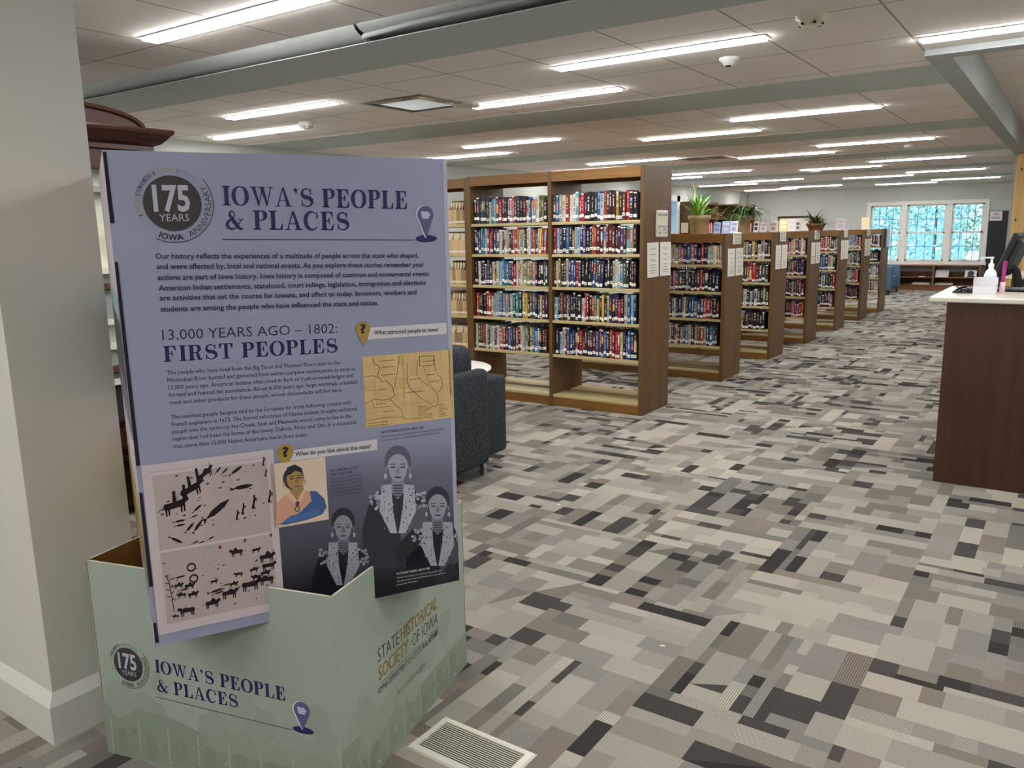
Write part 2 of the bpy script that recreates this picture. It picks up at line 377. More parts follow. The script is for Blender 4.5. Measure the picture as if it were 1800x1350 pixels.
# rounded pipe casing running along the near beam
def casing(name, x0, x1, r):
    q = MB(); rows = []
    prof = [(3.02 - 0.0 + r * 0 + .02 - r * math.cos(a) , 2.585 - .075 * math.sin(a)) for a in [PI / 2 * k / 8 for k in range(9)]]
    prof = [(2.965, 2.60)] + [(2.965 + .13 * (1 - math.cos(a)), 2.575 - r * math.sin(a)) for a in [PI / 2 * k / 9 for k in range(10)]] + [(3.2, 2.575 - r)]
    for y, z in prof: rows.append([(x0, y, z), (x1, y, z)])
    q.grid(rows); return q
struct(casing('c', XL, -2.95, .062), 'trim_pipe_casing', BEAM)
struct(casing('c', -2.93, 4.8, .05), 'trim_pipe_casing_far', BEAM)
q = MB(); q.tube([(-2.93, 3.06, 2.50)] + [(-2.94 + .05 * (1 - math.cos(a)), 3.05 - .06 * math.sin(a), 2.515) for a in (0.3, .7, 1.1, 1.5)] + [(-2.6, 2.985, 2.525), (-1.2, 2.98, 2.53)], .013, 6)
struct(q, 'trim_pipe_lip', SOFF)
# soffit frame round the raised bay
q = MB(); q.box(-.82, -.69, 5.42, 14.3, 2.535, 2.82); q.box(-.69, 4.8, 5.42, 5.56, 2.535, 2.82); struct(q, 'trim_soffit', SOFF)
# pillar
q = MB(); q.box(-3.45, -2.54, 1.075, 1.385, 0, 2.62); struct(q, 'wall_pillar', WALLW)
q = MB(); b = .025
ring = lambda d, z: [(-3.45 - d, 1.075 - d, z), (-2.54 + d, 1.075 - d, z), (-2.54 + d, 1.385 + d, z), (-3.45 - d, 1.385 + d, z)]
q.grid([ring(b, 0), ring(b, .128), ring(.001, .165), ring(-.01, .165)], None, False, True); struct(q, 'baseboard_pillar', TRIM)
q = MB(); q.box(XL, XL + .02, -4, YB, 0, .15); struct(q, 'baseboard_left', TRIM)
q = MB(); q.box(XL, 4.8, YB - .02, YB, 0, .15); struct(q, 'baseboard_back', TRIM)

# windows
GLASS = bpy.data.materials.new('window glass'); GLASS.use_nodes = True; nt = GLASS.node_tree; nt.nodes.clear()
o_ = nt.nodes.new('ShaderNodeOutputMaterial'); g_ = nt.nodes.new('ShaderNodeBsdfGlossy'); g_.inputs['Roughness'].default_value = .02; t_ = nt.nodes.new('ShaderNodeBsdfTransparent'); t_.inputs[0].default_value = (.93, .97, 1, 1)
mx_ = nt.nodes.new('ShaderNodeMixShader'); mx_.inputs[0].default_value = .07
nt.links.new(t_.outputs[0], mx_.inputs[1]); nt.links.new(g_.outputs[0], mx_.inputs[2]); nt.links.new(mx_.outputs[0], o_.inputs[0])
ACRY = GLASS
win = thing('window_1', 'wide white three-part sash window in the far wall', 'window', (-3.15, YB, .64), kind='structure')
q = MB(); f0 = YB - .03
q.box(-4.52, -4.42, f0, YB + .12, .62, 2.19); q.box(-1.88, -1.78, f0, YB + .12, .62, 2.19); q.box(-4.42, -1.88, f0, YB + .12, 2.10, 2.19); q.box(-4.55, -1.75, f0 - .04, YB + .12, .62, .70)
q.box(-3.70, -3.57, f0 + .01, YB + .12, .70, 2.10); q.box(-2.69, -2.56, f0 + .01, YB + .12, .70, 2.10)
q.build('window_frame', TRIM, win)
for x0, x1 in ((-4.42, -3.70), (-3.57, -2.69), (-2.56, -1.88)):
    q = MB(); ya, yb = YB + .02, YB + .06
    q.box(x0, x0 + .045, ya, yb, .70, 2.10); q.box(x1 - .045, x1, ya, yb, .70, 2.10); q.box(x0, x1, ya, yb, .70, .745); q.box(x0, x1, ya, yb, 2.06, 2.10); q.box(x0, x1, ya, yb, 1.385, 1.43)
    sash = q.build('sash', TRIM, win)
    q = MB()
    for k in range(1, 4):
        xx = x0 + .045 + (x1 - x0 - .09) * k / 4; q.box(xx - .008, xx + .008, ya + .012, yb - .012, .745, 2.06)
    for z in (1.065, 1.745): q.box(x0 + .045, x1 - .045, ya + .012, yb - .012, z - .008, z + .008)
    q.build('muntins', mat('bluish white bars', '8fa0b6', .4), sash)
    q = MB(); q.face([(x0 + .04, YB + .045, .74), (x1 - .04, YB + .045, .74), (x1 - .04, YB + .045, 2.07), (x0 + .04, YB + .045, 2.07)]); q.build('pane', GLASS, sash)
    q = MB()
    for xx in ((x0 + x1) / 2,): q.box(xx - .05, xx + .05, YB - .005, YB + .02, .735, .75)
    q.build('sash_lift', mat('grey lift', '8e8a90', .4), sash)
win2 = thing('window_2', 'tall white-framed window in the side wall beside the potted plants', 'window', (XL, 17.67, .75), kind='structure')
q = MB()
for b in ((16.8, 16.95, .65, 2.35), (17.68, 17.84, .65, 2.35), (16.8, 17.84, 2.22, 2.35), (16.75, 17.86, .65, .78)): q.box(XL - .1, XL + .03, *b)
q.box(XL - .08, XL - .04, 16.95, 17.68, 1.46, 1.52); q.build('window_frame', TRIM, win2)
q = MB(); q.face([(XL - .06, 16.95, .78), (XL - .06, 17.68, .78), (XL - .06, 17.68, 2.22), (XL - .06, 16.95, 2.22)]); q.build('pane', GLASS, win2)

# ------------------------------------------------------------------ outdoors seen through the windows
q = MB(); q.face([(-30, YB + .25, -1.6), (25, YB + .25, -1.6), (25, 60, -1.6), (-30, 60, -1.6)]); struct(q, 'ground_outside', mat('lawn', '8fb26a', .9))
def tree(x, y, h, r, seed, lab):
    t = thing('tree', lab, 'tree', (x, y, -1.6), 'trees outside the window'); R = random.Random(seed)
    q = MB(); q.tube([(x, y, -1.6), (x + .05, y, h * .2), (x, y + .1, h * .6)], [.05, .04, .02], 8); q.build('trunk', mat('bark', '5c4a3c', .9), t)
    q = MB()
    for k in range(3200):
        a = R.uniform(0, 2 * PI); c = R.uniform(-1, 1); rr = r * R.random() ** .4; s = math.sqrt(1 - c * c)
        p = Vector((x + rr * s * math.cos(a), y + rr * s * math.sin(a), h * .5 + rr * c * 1.1))
        u = Vector((R.gauss(0, 1), R.gauss(0, 1), R.gauss(0, 1))).normalized(); v = u.cross(Vector((R.gauss(0, 1), R.gauss(0, 1), R.gauss(0, 1)))).normalized(); z = R.uniform(.05, .12)
        q.face([p - u * z, p + v * z * .5, p + u * z, p - v * z * .5], lin(R.choice(('a4c8b4', 'cfe2d2', '88b6b4', 'a9cfd2', 'dceadf'))))
    q.build('foliage', colmat('leaves', .6), t)
tree(-6.1, 30, 4.4, 2.3, 1, 'tall leafy tree outside, filling the window part nearest the bookcases')
tree(-4.75, 37, 5.0, 3.2, 2, 'broad tree outside behind the middle part of the window')
tree(-2.1, 31.5, 5.4, 1.9, 3, 'leafy tree outside above the pale house')
tree(-13.5, 21, 5.5, 2.6, 4, 'leafy tree outside the side window')
hs = thing('house', 'pale house outside the window behind the trees', 'house', (-1.0, 44, -1.6))
q = MB(); q.box(-4.35, 4, 44, 50, -1.6, .85); q.build('house_wall', mat('pale siding', 'dfe6ee', .7), hs)
q = MB(); q.extrude([(-4.5, 43.5, .85), (-4.5, 50.5, .85), (-4.5, 47, 2.6)], (9, 0, 0)); q.build('house_roof', mat('grey roof', 'aab4c0', .8), hs)

# ------------------------------------------------------------------ ceiling lights and fittings
LM = bpy.data.materials.new('lit diffuser'); LM.use_nodes = True; nt = LM.node_tree; nt.nodes.clear()
o_ = nt.nodes.new('ShaderNodeOutputMaterial'); e_ = nt.nodes.new('ShaderNodeEmission'); e_.inputs[0].default_value = (1, .983, .96, 1); e_.inputs[1].default_value = LAMP; nt.links.new(e_.outputs[0], o_.inputs[0])
ORD = ['first', 'second', 'third', 'fourth', 'fifth', 'sixth', 'seventh', 'eighth', 'ninth', 'tenth', 'eleventh', 'twelfth', 'thirteenth', 'fourteenth', 'fifteenth', 'sixteenth', 'seventeenth', 'eighteenth', 'nineteenth', 'twentieth']
for a in ('twenty', 'thirty'):
    ORD += [a + '-' + ORD[k] for k in range(9)]
    if a == 'twenty': ORD.append('thirtieth')
def light(x0, x1, y, lab, z=CEIL):
    t = thing('ceiling_light', lab, 'light', ((x0 + x1) / 2, y, z), 'linear ceiling lights'); hw = .043
    q = MB(); q.box(x0 - .015, x1 + .015, y - hw - .012, y + hw + .012, z - .006, z + .06); q.build('housing', WHITE, t)
    q = MB(); q.box(x0, x1, y - hw, y + hw, z - .0165, z - .0062); q.build('diffuser', LM, t)
row1 = [4.485, 7.57, 10.64, 13.76, 17.0, 20.25]
for k, y in enumerate(row1): light(-2.73, -1.45, y, 'long ceiling light in the row along the main aisle, %s one from the front' % ORD[k])
for k, y in enumerate([2.53, 5.37, 8.465, 11.57, 14.75, 17.9, 21.2]): light(-3.95 if k == 0 else -4.05, -2.68 if k == 0 else -2.76, y, 'ceiling light in the row over the aisle ends of the bookcases, %s from the front' % ORD[k])
for k, y in enumerate([4.48, 7.71, 10.9, 14.02, 17.28, 20.6]): light(-5.95 if k < 2 else -6.1, -4.70, y, 'ceiling light in the row over the middle of the bookcases, %s from the front' % ORD[k])
for k, y in enumerate([5.28, 8.55, 11.8, 14.95, 18.2, 21.3]): light(-7.25, -5.95, y, 'ceiling light in the row next to the side wall, %s from the front' % ORD[k])
light(-.79, .5, 5.107, 'ceiling light over the near edge of the service desk')
light(.02, 1.32, 6.92, 'ceiling light in the raised ceiling above the service desk', 2.80)
light(.0, 1.3, 10.4, 'ceiling light in the raised ceiling behind the service desk', 2.80)
for k, (a, y) in enumerate(((-.8, 2.4), (-.6, -.8), (-4.1, -1.0), (-2.6, -.75), (-1.9, -2.9), (1.4, 2.4), (1.4, -.6), (-6.2, 1.4), (-6.2, -1.2), (2.6, 5.0), (2.2, 11), (2.2, 17), (.6, 21))):  # unseen lights, added to brighten the pillar, stand and near end of the room
    light(a, a + 1.22, y, 'added ceiling light out of view behind the viewer or the desk, %s' % ORD[k], CEIL if a < 2 or y < 6 or y > 14.3 else 2.80)

t = thing('ceiling_diffuser', 'square metal air diffuser in the ceiling between the two lights', 'vent', (-4.29, 4.95, CEIL))
q = MB()
for a, b_ in ((.30, .265),):
    for d in ((-a, a, -a, -b_), (-a, a, b_, a), (-a, -b_, -b_, b_), (b_, a, -b_, b_)): q.box(-4.29 + d[0], -4.29 + d[1], 4.95 + d[2], 4.95 + d[3], CEIL - .008, CEIL + .02)
q.build('frame', mat('dark grey frame', '6d665f', .5), t)
q = MB(); rg = lambda r, z: [(-4.29 - r, 4.95 - r, z), (-4.29 + r, 4.95 - r, z), (-4.29 + r, 4.95 + r, z), (-4.29 - r, 4.95 + r, z)]
q.grid([rg(.262, CEIL - .003), rg(.2, CEIL - .012), rg(.0, CEIL - .013)], None, False, True); q.build('deflector', mat('brushed diffuser plate', 'd3e2ea', .12, 1.0), t)
def disc(name, lab, cat, x, y, prof, mt, extra=None):
    t = thing(name, lab, cat, (x, y, CEIL)); q = MB(); q.lathe(x, y, [(r, CEIL - z) for r, z in prof], 28); q.build('body', mt, t)
    if extra: extra(t)
def det_extra(x, y):
    def f(t):
        q = MB()
        for k in range(6):
            a = 2 * PI * k / 6; q.box(x + .044 * math.cos(a) - .012, x + .044 * math.cos(a) + .012, y + .044 * math.sin(a) - .012, y + .044 * math.sin(a) + .012, CEIL - .0445, CEIL - .036)
        q.build('slots', DARK, t)
    return f
CREAM = mat('cream plastic', 'efe8d6', .5)
disc('smoke_detector', 'cream smoke detector on the ceiling with dark slots', 'detector', -1.14, 4.21, [(.075, 0), (.075, .012), (.055, .02), (.055, .042), (.03, .05), (.0, .05)], CREAM, det_extra(-1.14, 4.21))
def eye(t):
    q = MB(); q.lathe(-1.79, 4.88, [(.018, CEIL - .046), (.016, CEIL - .052), (0, CEIL - .054)], 14); q.build('sensor_eye', BLACK, t)
disc('motion_sensor', 'white dome sensor on the ceiling beside a long light', 'sensor', -1.79, 4.90, [(.062, 0), (.062, .01), (.045, .022), (.03, .045), (.0, .047)], WHITE, eye)
disc('smoke_detector', 'small white smoke detector with slots, next to the light by the cabinet', 'detector', -5.72, 5.1, [(.062, 0), (.062, .03), (.045, .055), (.0, .056)], WHITE, det_extra(-5.72, 5.1))
disc('ceiling_speaker', 'white round ceiling speaker at the end of a light', 'speaker', -4.02, 5.24, [(.115, -.005), (.112, .016), (.09, .02), (.02, .022), (0, .022)], mat('ceiling white', 'c9c4ba', .7))
disc('motion_sensor', 'tiny white ceiling sensor in the middle bay above the low bookcases', 'sensor', -1.83, 11.4, [(.06, 0), (.05, .03), (0, .032)], WHITE)
disc('ceiling_speaker', 'round pale speaker far along the ceiling', 'speaker', -3.9, 15.1, [(.11, 0), (.1, .03), (0, .035)], WHITE)
t = thing('ceiling_vent', 'grey air return grille in the ceiling above the low bookcases', 'vent', (-4.4, 11.2, CEIL))
q = MB(); q.box(-4.75, -4.05, 10.95, 11.45, CEIL - .01, CEIL + .01); q.build('frame', WHITE, t)
q = MB(); q.box(-4.7, -4.42, 11.0, 11.4, CEIL - .014, CEIL - .0101); q.box(-4.36, -4.1, 11.0, 11.4, CEIL - .013, CEIL - .0101); q.build('grille', mat('vent grey', '7a746d', .6), t)

# ------------------------------------------------------------------ bookcases
TALLZ = [1.663, 1.381, 1.09, .79, .478, .105]
LOWZ = [1.213, .932, .645, .36, .098]
def bookcase(lab, y0, xs, zs, H, group, back_shelves=True, name='bookcase', D=.55):
    """xs: x of the posts, end panel first"""
    t = thing(name, lab, 'bookcase', ((xs[0] + xs[-1]) / 2, y0 + D / 2, 0), group)
    for i, x in enumerate(xs):
        last = i in (0, len(xs) - 1)
        q = MB(); th = .036
        a, b_ = (x - th, x) if i == 0 else ((x, x + th) if i == len(xs) - 1 else (x - th / 2, x + th / 2))
        q.box(a, b_, y0, y0 + D, 0, H, bev=.003); q.build('end_panel' if last else 'upright', OAK, t)
    for i in range(len(xs) - 1):
        a = xs[i + 1] + (.018 if i + 1 < len(xs) - 1 else .036); b_ = xs[i] - (.018 if i else .036)
        for yy in ((y0 + .004, y0 + .026), (y0 + D - .026, y0 + D - .004)):
            q = MB(); q.box(a, b_, *yy, H - .088, H - .002); q.build('top_rail', OAKX, t)
            q = MB(); q.box(a, b_, *yy, .0, zs[-1] - .026); q.build('kick_rail', OAKX, t)
        q = MB(); q.box(a, b_, y0 + .026, y0 + D - .026, H - .03, H - .004); q.build('top_board', OAKX, t)
        for k, z in enumerate(zs):
            for yy in ((y0 + .006, y0 + .235), (y0 + D - .235, y0 + D - .006)):
                q = MB(); q.box(a, b_, *yy, z - .026, z, bev=.003); q.build('shelf', SHELF, t)
        q = MB(); q.box(a, b_, y0 + .24, y0 + D - .24, zs[-1] - .05, zs[-1] - .03); q.build('base_strip', mat('taupe strip', '8f8468', .5), t)
    return t
BW = .915
TX = [-2.95, -3.868, -4.786]
bookcase('tall two-bay oak bookcase full of books, its end panel facing the aisle', 6.196, TX, TALLZ, 2.10, 'tall bookcases')
bookcase('tall oak bookcase of tan pamphlet boxes, between the armchair and the books', 6.196, [-4.788, -5.706], TALLZ, 2.09, 'tall bookcases')
LOWY = [8.135, 9.766, 11.36, 13.06, 14.655, 16.2]
LOWN = ['first low oak bookcase behind the tall one, a potted plant above it', 'second low oak bookcase behind the tall one, droopy potted plant above it', 'third low oak bookcase behind the tall one, booklets stood along its top',
        'fourth low oak bookcase behind the tall one, next after the cactus plant', 'fifth low oak bookcase behind the tall one, a cream card on top', 'last low oak bookcase, next to the blue armchair, with dark flaps on its end']
for k, y in enumerate(LOWY): bookcase(LOWN[k], y, [-2.95, -3.868, -4.786] if k < 4 else [-2.93 + .02 * (k - 4), -3.85], LOWZ, 1.53, 'low bookcases along the aisle')

PALB = dict(k='1d1c20', g='3f3f45', n='22294f', b='2f6cb0', c='86bcd8', t='1f8f9a', e='1d5a48', l='a9c49b', w='dcdad4', i='d8cfb4', y='d9b52e', o='d0562a', r='bb2630', d='5d1c26', p='d9848c', u='4b3a78', m='6b4532', s='9aa0aa', a='b99a70', h='8d8040')
NAMEB = dict(k='black', g='charcoal', n='navy blue', b='bright blue', c='pale blue', t='teal', e='dark green', l='pale green', w='white', i='cream', y='yellow', o='orange', r='red', d='maroon', p='pink', u='purple', m='brown', s='silver grey', a='tan', h='olive')
def book_faces(q, x, y, z, th, h, dp, col, R, fancy=True, lean=0.0, spine=-1):
    """spine towards -y (spine=-1) or +y; x is the lower corner on the left"""
    c = lin(PALB[col]); k9 = R.uniform(.42, .8); c = tuple(min(1, v * k9) for v in c); pg = lin('d9d2c0')
    def pt(a, b_, e): return (x + a + e * lean, y + b_, z + e)
    s = spine; f = (lambda v: v if s < 0 else -v)
    bt = min(.003, th * .15); r = th * .18
    prof = [(0, f(r)), (th * .2, f(r * .3)), (th * .5, 0), (th * .8, f(r * .3)), (th, f(r))]
    for k in range(4):
        q.face([pt(*prof[k], 0), pt(*prof[k + 1], 0), pt(*prof[k + 1], h), pt(*prof[k], h)], c)
    for a in (0, th - bt):
        p = [(a, f(r)), (a + bt, f(r)), (a + bt, f(dp)), (a, f(dp))]
        q.face([pt(*v, h) for v in p], c)
        for k in range(4): q.face([pt(*p[k], 0), pt(*p[(k + 1) % 4], 0), pt(*p[(k + 1) % 4], h), pt(*p[k], h)], c)
    q.face([pt(0, f(r), h), pt(th, f(r), h), pt(th * .8, f(r * .3), h), pt(th * .5, 0, h), pt(th * .2, f(r * .3), h)], c)
    q.face([pt(bt, f(r), h - .004), pt(th - bt, f(r), h - .004), pt(th - bt, f(dp - .004), h - .004), pt(bt, f(dp - .004), h - .004)], pg)
    q.face([pt(bt, f(dp - .004), 0), pt(th - bt, f(dp - .004), 0), pt(th - bt, f(dp - .004), h - .004), pt(bt, f(dp - .004), h - .004)], pg)
    if fancy:
        lum = sum(c) / 3; ink = lin(R.choice(('e8e4d6', 'd9c27a', 'cfd6e4', 'e0b0a0')) if lum < .3 else R.choice(('2b2b3a', '7a2430', '28406a')))
        yo = -.0006 if s < 0 else .0006
        a0, a1 = th * R.uniform(.28, .4), th * R.uniform(.58, .7); e = h * R.uniform(.28, .5); top = h * R.uniform(.84, .95)
        if R.random() < .3:
            c2 = lin(PALB[R.choice('kgndrbwiyocu')]); e0 = h * R.uniform(.3, .6); e1 = min(h * .98, e0 + h * R.uniform(.15, .4))
            q.face([pt(th * .04, f(r * .8) + yo, e0), pt(th * .96, f(r * .8) + yo, e0), pt(th * .5, yo, e0)][:2] + [pt(th * .96, f(r * .8) + yo, e1), pt(th * .04, f(r * .8) + yo, e1)], c2)
            q.face([pt(th * .2, f(r * .3) + yo, e0), pt(th * .8, f(r * .3) + yo, e0), pt(th * .8, f(r * .3) + yo, e1), pt(th * .2, f(r * .3) + yo, e1)], c2)
            q.face([pt(th * .35, f(r*.1) + yo*1.4, e0), pt(th * .65, f(r*.1) + yo*1.4, e0), pt(th * .65, f(r*.1) + yo*1.4, e1), pt(th * .35, f(r*.1) + yo*1.4, e1)], c2)
        while e < top:
            d = R.uniform(.006, .013)
            if R.random() < .68: q.face([pt(a0, yo * 2.2, e), pt(a1, yo * 2.2, e), pt(a1, yo * 2.2, min(top, e + d * .72)), pt(a0, yo * 2.2, min(top, e + d * .72))], ink)
            e += d
        if R.random() < .3:
            q.face([pt(th * .08, yo * 2, h - .012), pt(th * .92, yo * 2, h - .012), pt(th * .92, yo * 2, h - .001), pt(th * .08, yo * 2, h - .001)], lin('dcd9d0'))
def sticker(q, x, y, z, th, lean, R, spine=-1):
    yo = -.0022 if spine < 0 else .0022; e0 = R.choice((.012, .022, .022, .03, .036)); e1 = e0 + .026; w0, w1 = th * .06, th * .94; c = lin('e6e3da')
    P = lambda a, e, k=1.0: (x + a + e * lean, y + yo * k, z + e)
    q.face([P(w0, e0), P(w1, e0), P(w1, e1), P(w0, e1)], c)
    if R.random() < .45: q.face([P(th * .3, e0 + .007, 1.25), P(th * .7, e0 + .007, 1.25), P(th * .7, e0 + .017, 1.25), P(th * .3, e0 + .017, 1.25)], lin('4a4a52'))
ROWN = ['top shelf', 'second shelf down', 'third shelf down', 'fourth shelf down', 'lowest filled shelf']
LROWS = ['kgbgkgwtcurdkbpognkdwbasiehk', 'nnutbcronudtwdwiakdprolslkawboucyrp', 'kwnkuueiolcbbtudrwaiwlytpkkkge', 'rkkkroicsbsamcetkiykmbkgaud', 'iegrlnwwdwrpkdbueonislkybctkkm']
RROWS = ['gbsirwwcrrnkkgbwodkdykmrkk', 'rcnkbkhscnukgorddidddkdukcak', 'kihggsgbgrnkknkbmgnkkkwicsekkdk', 'ckmdsgknkkwrkdotakykcdnurkibcn', 'ncirbknwdrkknkdbrnbkodrrikbbnk']
def hgt(R, c): return R.choice((.205, .21, .213, .222, .226, .205, .21, .185)) if c not in 'y' else .215
nb = 0
for bay, rows in (('end-panel side', RROWS), ('pamphlet-box side', LROWS)):
    xa, xb = (TX[1] + .018, TX[0] - .036) if rows is RROWS else (TX[2] + .036, TX[1] - .018)
    for r, row in enumerate(rows):
        R = random.Random(100 + r + (50 if rows is LROWS else 0)); n = len(row); tot = xb - xa - .02 - (.02 if (rows is RROWS and r == 2) or (rows is LROWS and r == 1) else 0)
        ths = [R.uniform(.75, 1.25) * (1.25 if rows is RROWS and r == 0 else 1) for _ in row]; k_ = (tot - .03) / sum(ths); ths = [v * k_ for v in ths]
        x = xa + .008 + (.018 if R.random() < .5 else .004)
        z = TALLZ[r] + .0006
        leans = [0.0] * n
        if rows is RROWS and r == 2:
            for k in range(12, 19): leans[k] = .08
        if rows is LROWS and r == 1:
            for k in range(n - 4, n): leans[k] = .05
        for i, c in enumerate(row):
            h = hgt(R, c) * (1.11 if rows is RROWS else 1.07); ln = leans[i]
            dp = R.uniform(.14, .165); y = 6.196 + .02 + R.choice((0, 0, .002, .006, .012))
            pos = i + 1 if rows is RROWS else n - i
            q = MB(); book_faces(q, x, y, z, ths[i] - .0012, h, dp, c, R, True, ln)
            o = q.build('book', COLR, None, (x + ths[i] / 2, y + dp / 2, z))
            tag(o, '%s book, %s from the centre post, %s, %s' % (NAMEB[c], ORD[pos - 1], ROWN[r], bay), 'book', 'books in the tall bookcase')
            q = MB(); sticker(q, x, y, z, ths[i] - .0012, ln, R); sl = q.build('spine_label', COLR, o)
            x += ths[i]; nb += 1
            if ln and (i + 1 < n and not leans[i + 1]): x += h * ln

# the books of the low bookcases and the far faces: past the three hundred largest, one mass
q = MB(); R = random.Random(5)
def fill(xa, xb, y, z, pal, n, spine=-1, sx=1.0, hmul=1.0):
    ths = [R.uniform(.7, 1.3) for _ in range(n)]; k_ = (xb - xa) * R.uniform(.93, .985) / sum(ths); x = xa + .006
    ln = 0.0
    for i, tw in enumerate(ths):
        c = pal[i] if len(pal) == n else R.choice(pal); th = tw * k_ - .001
        h = hgt(R, c) * hmul * R.uniform(.95, 1.03)
        book_faces(q, x, y + (R.choice((0, .004, .01)) if spine < 0 else 0), z + .0006, th, h, R.uniform(.14, .165), c, R, spine < 0, 0, spine)
        if spine < 0: sticker(q, x, y, z, th, 0, R)
        x += tw * k_
R2 = ['bbkiiiapnbpnnrnlsiai', 'aaesnpgekskkddrgkkkn', 'sgmaskinnikbbsnuorgkd', 'ckkdkididabcwkanosnbek']
R3 = ['ahgkhsgykiwnk', 'kykynhkmhrrdged', 'cdddnnwkwkwkkhe', 'kdwwkikgkdkkkk']
R4 = ['lauuupiyurwp', 'nuggkleoknku', 'idnnukagkrd', 'kkkkddpuoro']
R5 = ['drraomdss', 'nkkbbkwlk', 'drdseekdr', 'ddkkkdkmp']
R6 = ['mricwbsnp', 'ksiesgksn', 'tnbicborp', 'uukmmkmk']
R7 = ['kwgggs', 'kk', 'gwgwwg', 'gwgaws', 'gswgk', 'kkgkg']
for k, rows in enumerate((R2, R3, R4, R5, R6, R7)):
    y = LOWY[k] + .02; xa0 = -3.868 + .018 if k < 4 else -3.85 + .036; xb0 = (-2.95 if k < 4 else -2.93 + .02 * (k - 4)) - .036
    for r in range(4):
        row = rows[r]; xx = xa0 if k < 5 else xb0 - .5
        full = {0: 24, 1: 24, 2: 26, 3: 26, 4: 28, 5: 20}[k]
        pal = ''.join(R.choice(row) for _ in range(full - len(row))) + row if len(row) < full else row
        fill(xa0, xb0, y, LOWZ[r], pal, len(pal))
        fill(xa0, xb0, LOWY[k] + .53, LOWZ[r], 'kgnbdrwismce', 24, 1)
        if k < 4: fill(-4.786 + .036, -3.868 - .018, y, LOWZ[r], 'kgnbdrwismceuo', 26)
for r in range(5):
    for a, b_ in ((TX[1] + .018, TX[0] - .036), (TX[2] + .036, TX[1] - .018)):
        if r in (1, 2, 3, 4): fill(a, b_, 6.196 + .53, TALLZ[r], 'kgnbdrwismceuoytp', 25, 1)
o = q.build('shelved_books', COLR); tag(o, 'mixed books filling the low bookcases along the aisle and the far faces', 'books', kind='stuff')

# pamphlet boxes in the third bay
TANS = ['a98c62', 'b79c70', '9c8058', 'c0a67c', '8f7550']
for r in range(5):
    R = random.Random(300 + r); x = -4.836; z = TALLZ[r] + .0006; n = 6 if r not in (1, 4) else 4
    for i in range(n):
        wd = .034 if r in (0, 2, 3) else .085; h = .225 if r in (0, 2, 3) else .215; c = lin(R.choice(TANS)); wd *= R.uniform(.85, 1.15)
        x -= wd; y = 6.222
        t = thing('pamphlet_box', 'tan pamphlet box, %s from the post of the book bays, %s' % (ORD[i], ROWN[r]), 'box', (x + wd / 2, y + .1, z), 'tan pamphlet boxes')
        q = MB(); q.box(x + .001, x + wd - .001, y, y + .19, z, z + h * .62, c); q.face([(x + .001, y, z + h * .62), (x + .001, y + .19, z + h * .62), (x + .001, y + .19, z + h), (x + .001, y + .06, z + h)], c)
        q.face([(x + wd - .001, y, z + h * .62), (x + wd - .001, y + .19, z + h * .62), (x + wd - .001, y + .19, z + h), (x + wd - .001, y + .06, z + h)], c)
        q.box(x + .001, x + wd - .001, y + .186, y + .19, z + h * .62, z + h, c); q.build('case', COLR, t)
        q = MB(); q.box(x + .006, x + wd - .006, y + .03, y + .18, z + h * .55, z + h * .93, lin('c9bfa6')); q.build('pamphlets', COLR, t)
        q = MB(); q.box(x + .002, x + wd - .002, y - .0012, y - .0002, z + .014, z + .034, lin('d6cfbd')); q.build('label', COLR, t)

# ------------------------------------------------------------------ signs and flyers on the end panels
INK = '3a3a40'
def endsign(x, y0, y1, z0, z1, lines, lab):
    t = thing('range_sign', lab, 'sign', (x + .008, (y0 + y1) / 2, z0), 'signs on the bookcase ends')
    q = MB(); q.box(x + .0005, x + .016, y0, y1, z0, z1, bev=.006); q.build('plaque', mat('ivory sign', 'dcd6c8', .4), t)
    P = lambda u, v: Vector((x + .0166, y0 + u, z0 + v)); W = Words(P, (1, 0, 0)); H = z1 - z0; wd = y1 - y0; q = MB()
    for s, a, b_, v, c in lines: W.add(s, wd * a, H * v, wd * b_, H * v, H * c, .012, INK, .0004)
    W.flush(q); q.build('lettering', PRINT, t)
endsign(-2.95, 6.415, 6.648, 1.517, 1.742, [('ADULT AUDIO', .1, .9, .8, .075), ('ADULT FICTION', .08, .92, .36, .06), ('A', .16, .24, .25, .06), ('BER', .58, .86, .25, .06), ('BER', .14, .42, .12, .06), ('CON', .58, .86, .12, .06)], 'ivory adult audio and fiction sign on the end of the tall bookcase')
NTH = ['first', 'second', 'third', 'fourth', 'fifth', 'sixth']
for k in range(5):
    y = LOWY[k]; xx = -2.95 if k < 4 else -2.93
    endsign(xx, y + .185, y + .42, 1.415, 1.54, [('ADULT FICTION', .08, .92, .72, .12), (['CON', 'DUN', 'GRE', 'KEL', 'MIC'][k], .14, .42, .42, .12), (['DEA', 'FAU', 'HAR', 'LAM', 'PAT'][k], .58, .86, .42, .12), (['DEB', 'FEA', 'HAS', 'LAN', 'PEN'][k], .14, .42, .16, .12), (['DUM', 'GRA', 'KEE', 'MET', 'ROB'][k], .58, .86, .16, .12)], 'small white adult fiction sign on the end of the %s low bookcase' % NTH[k])
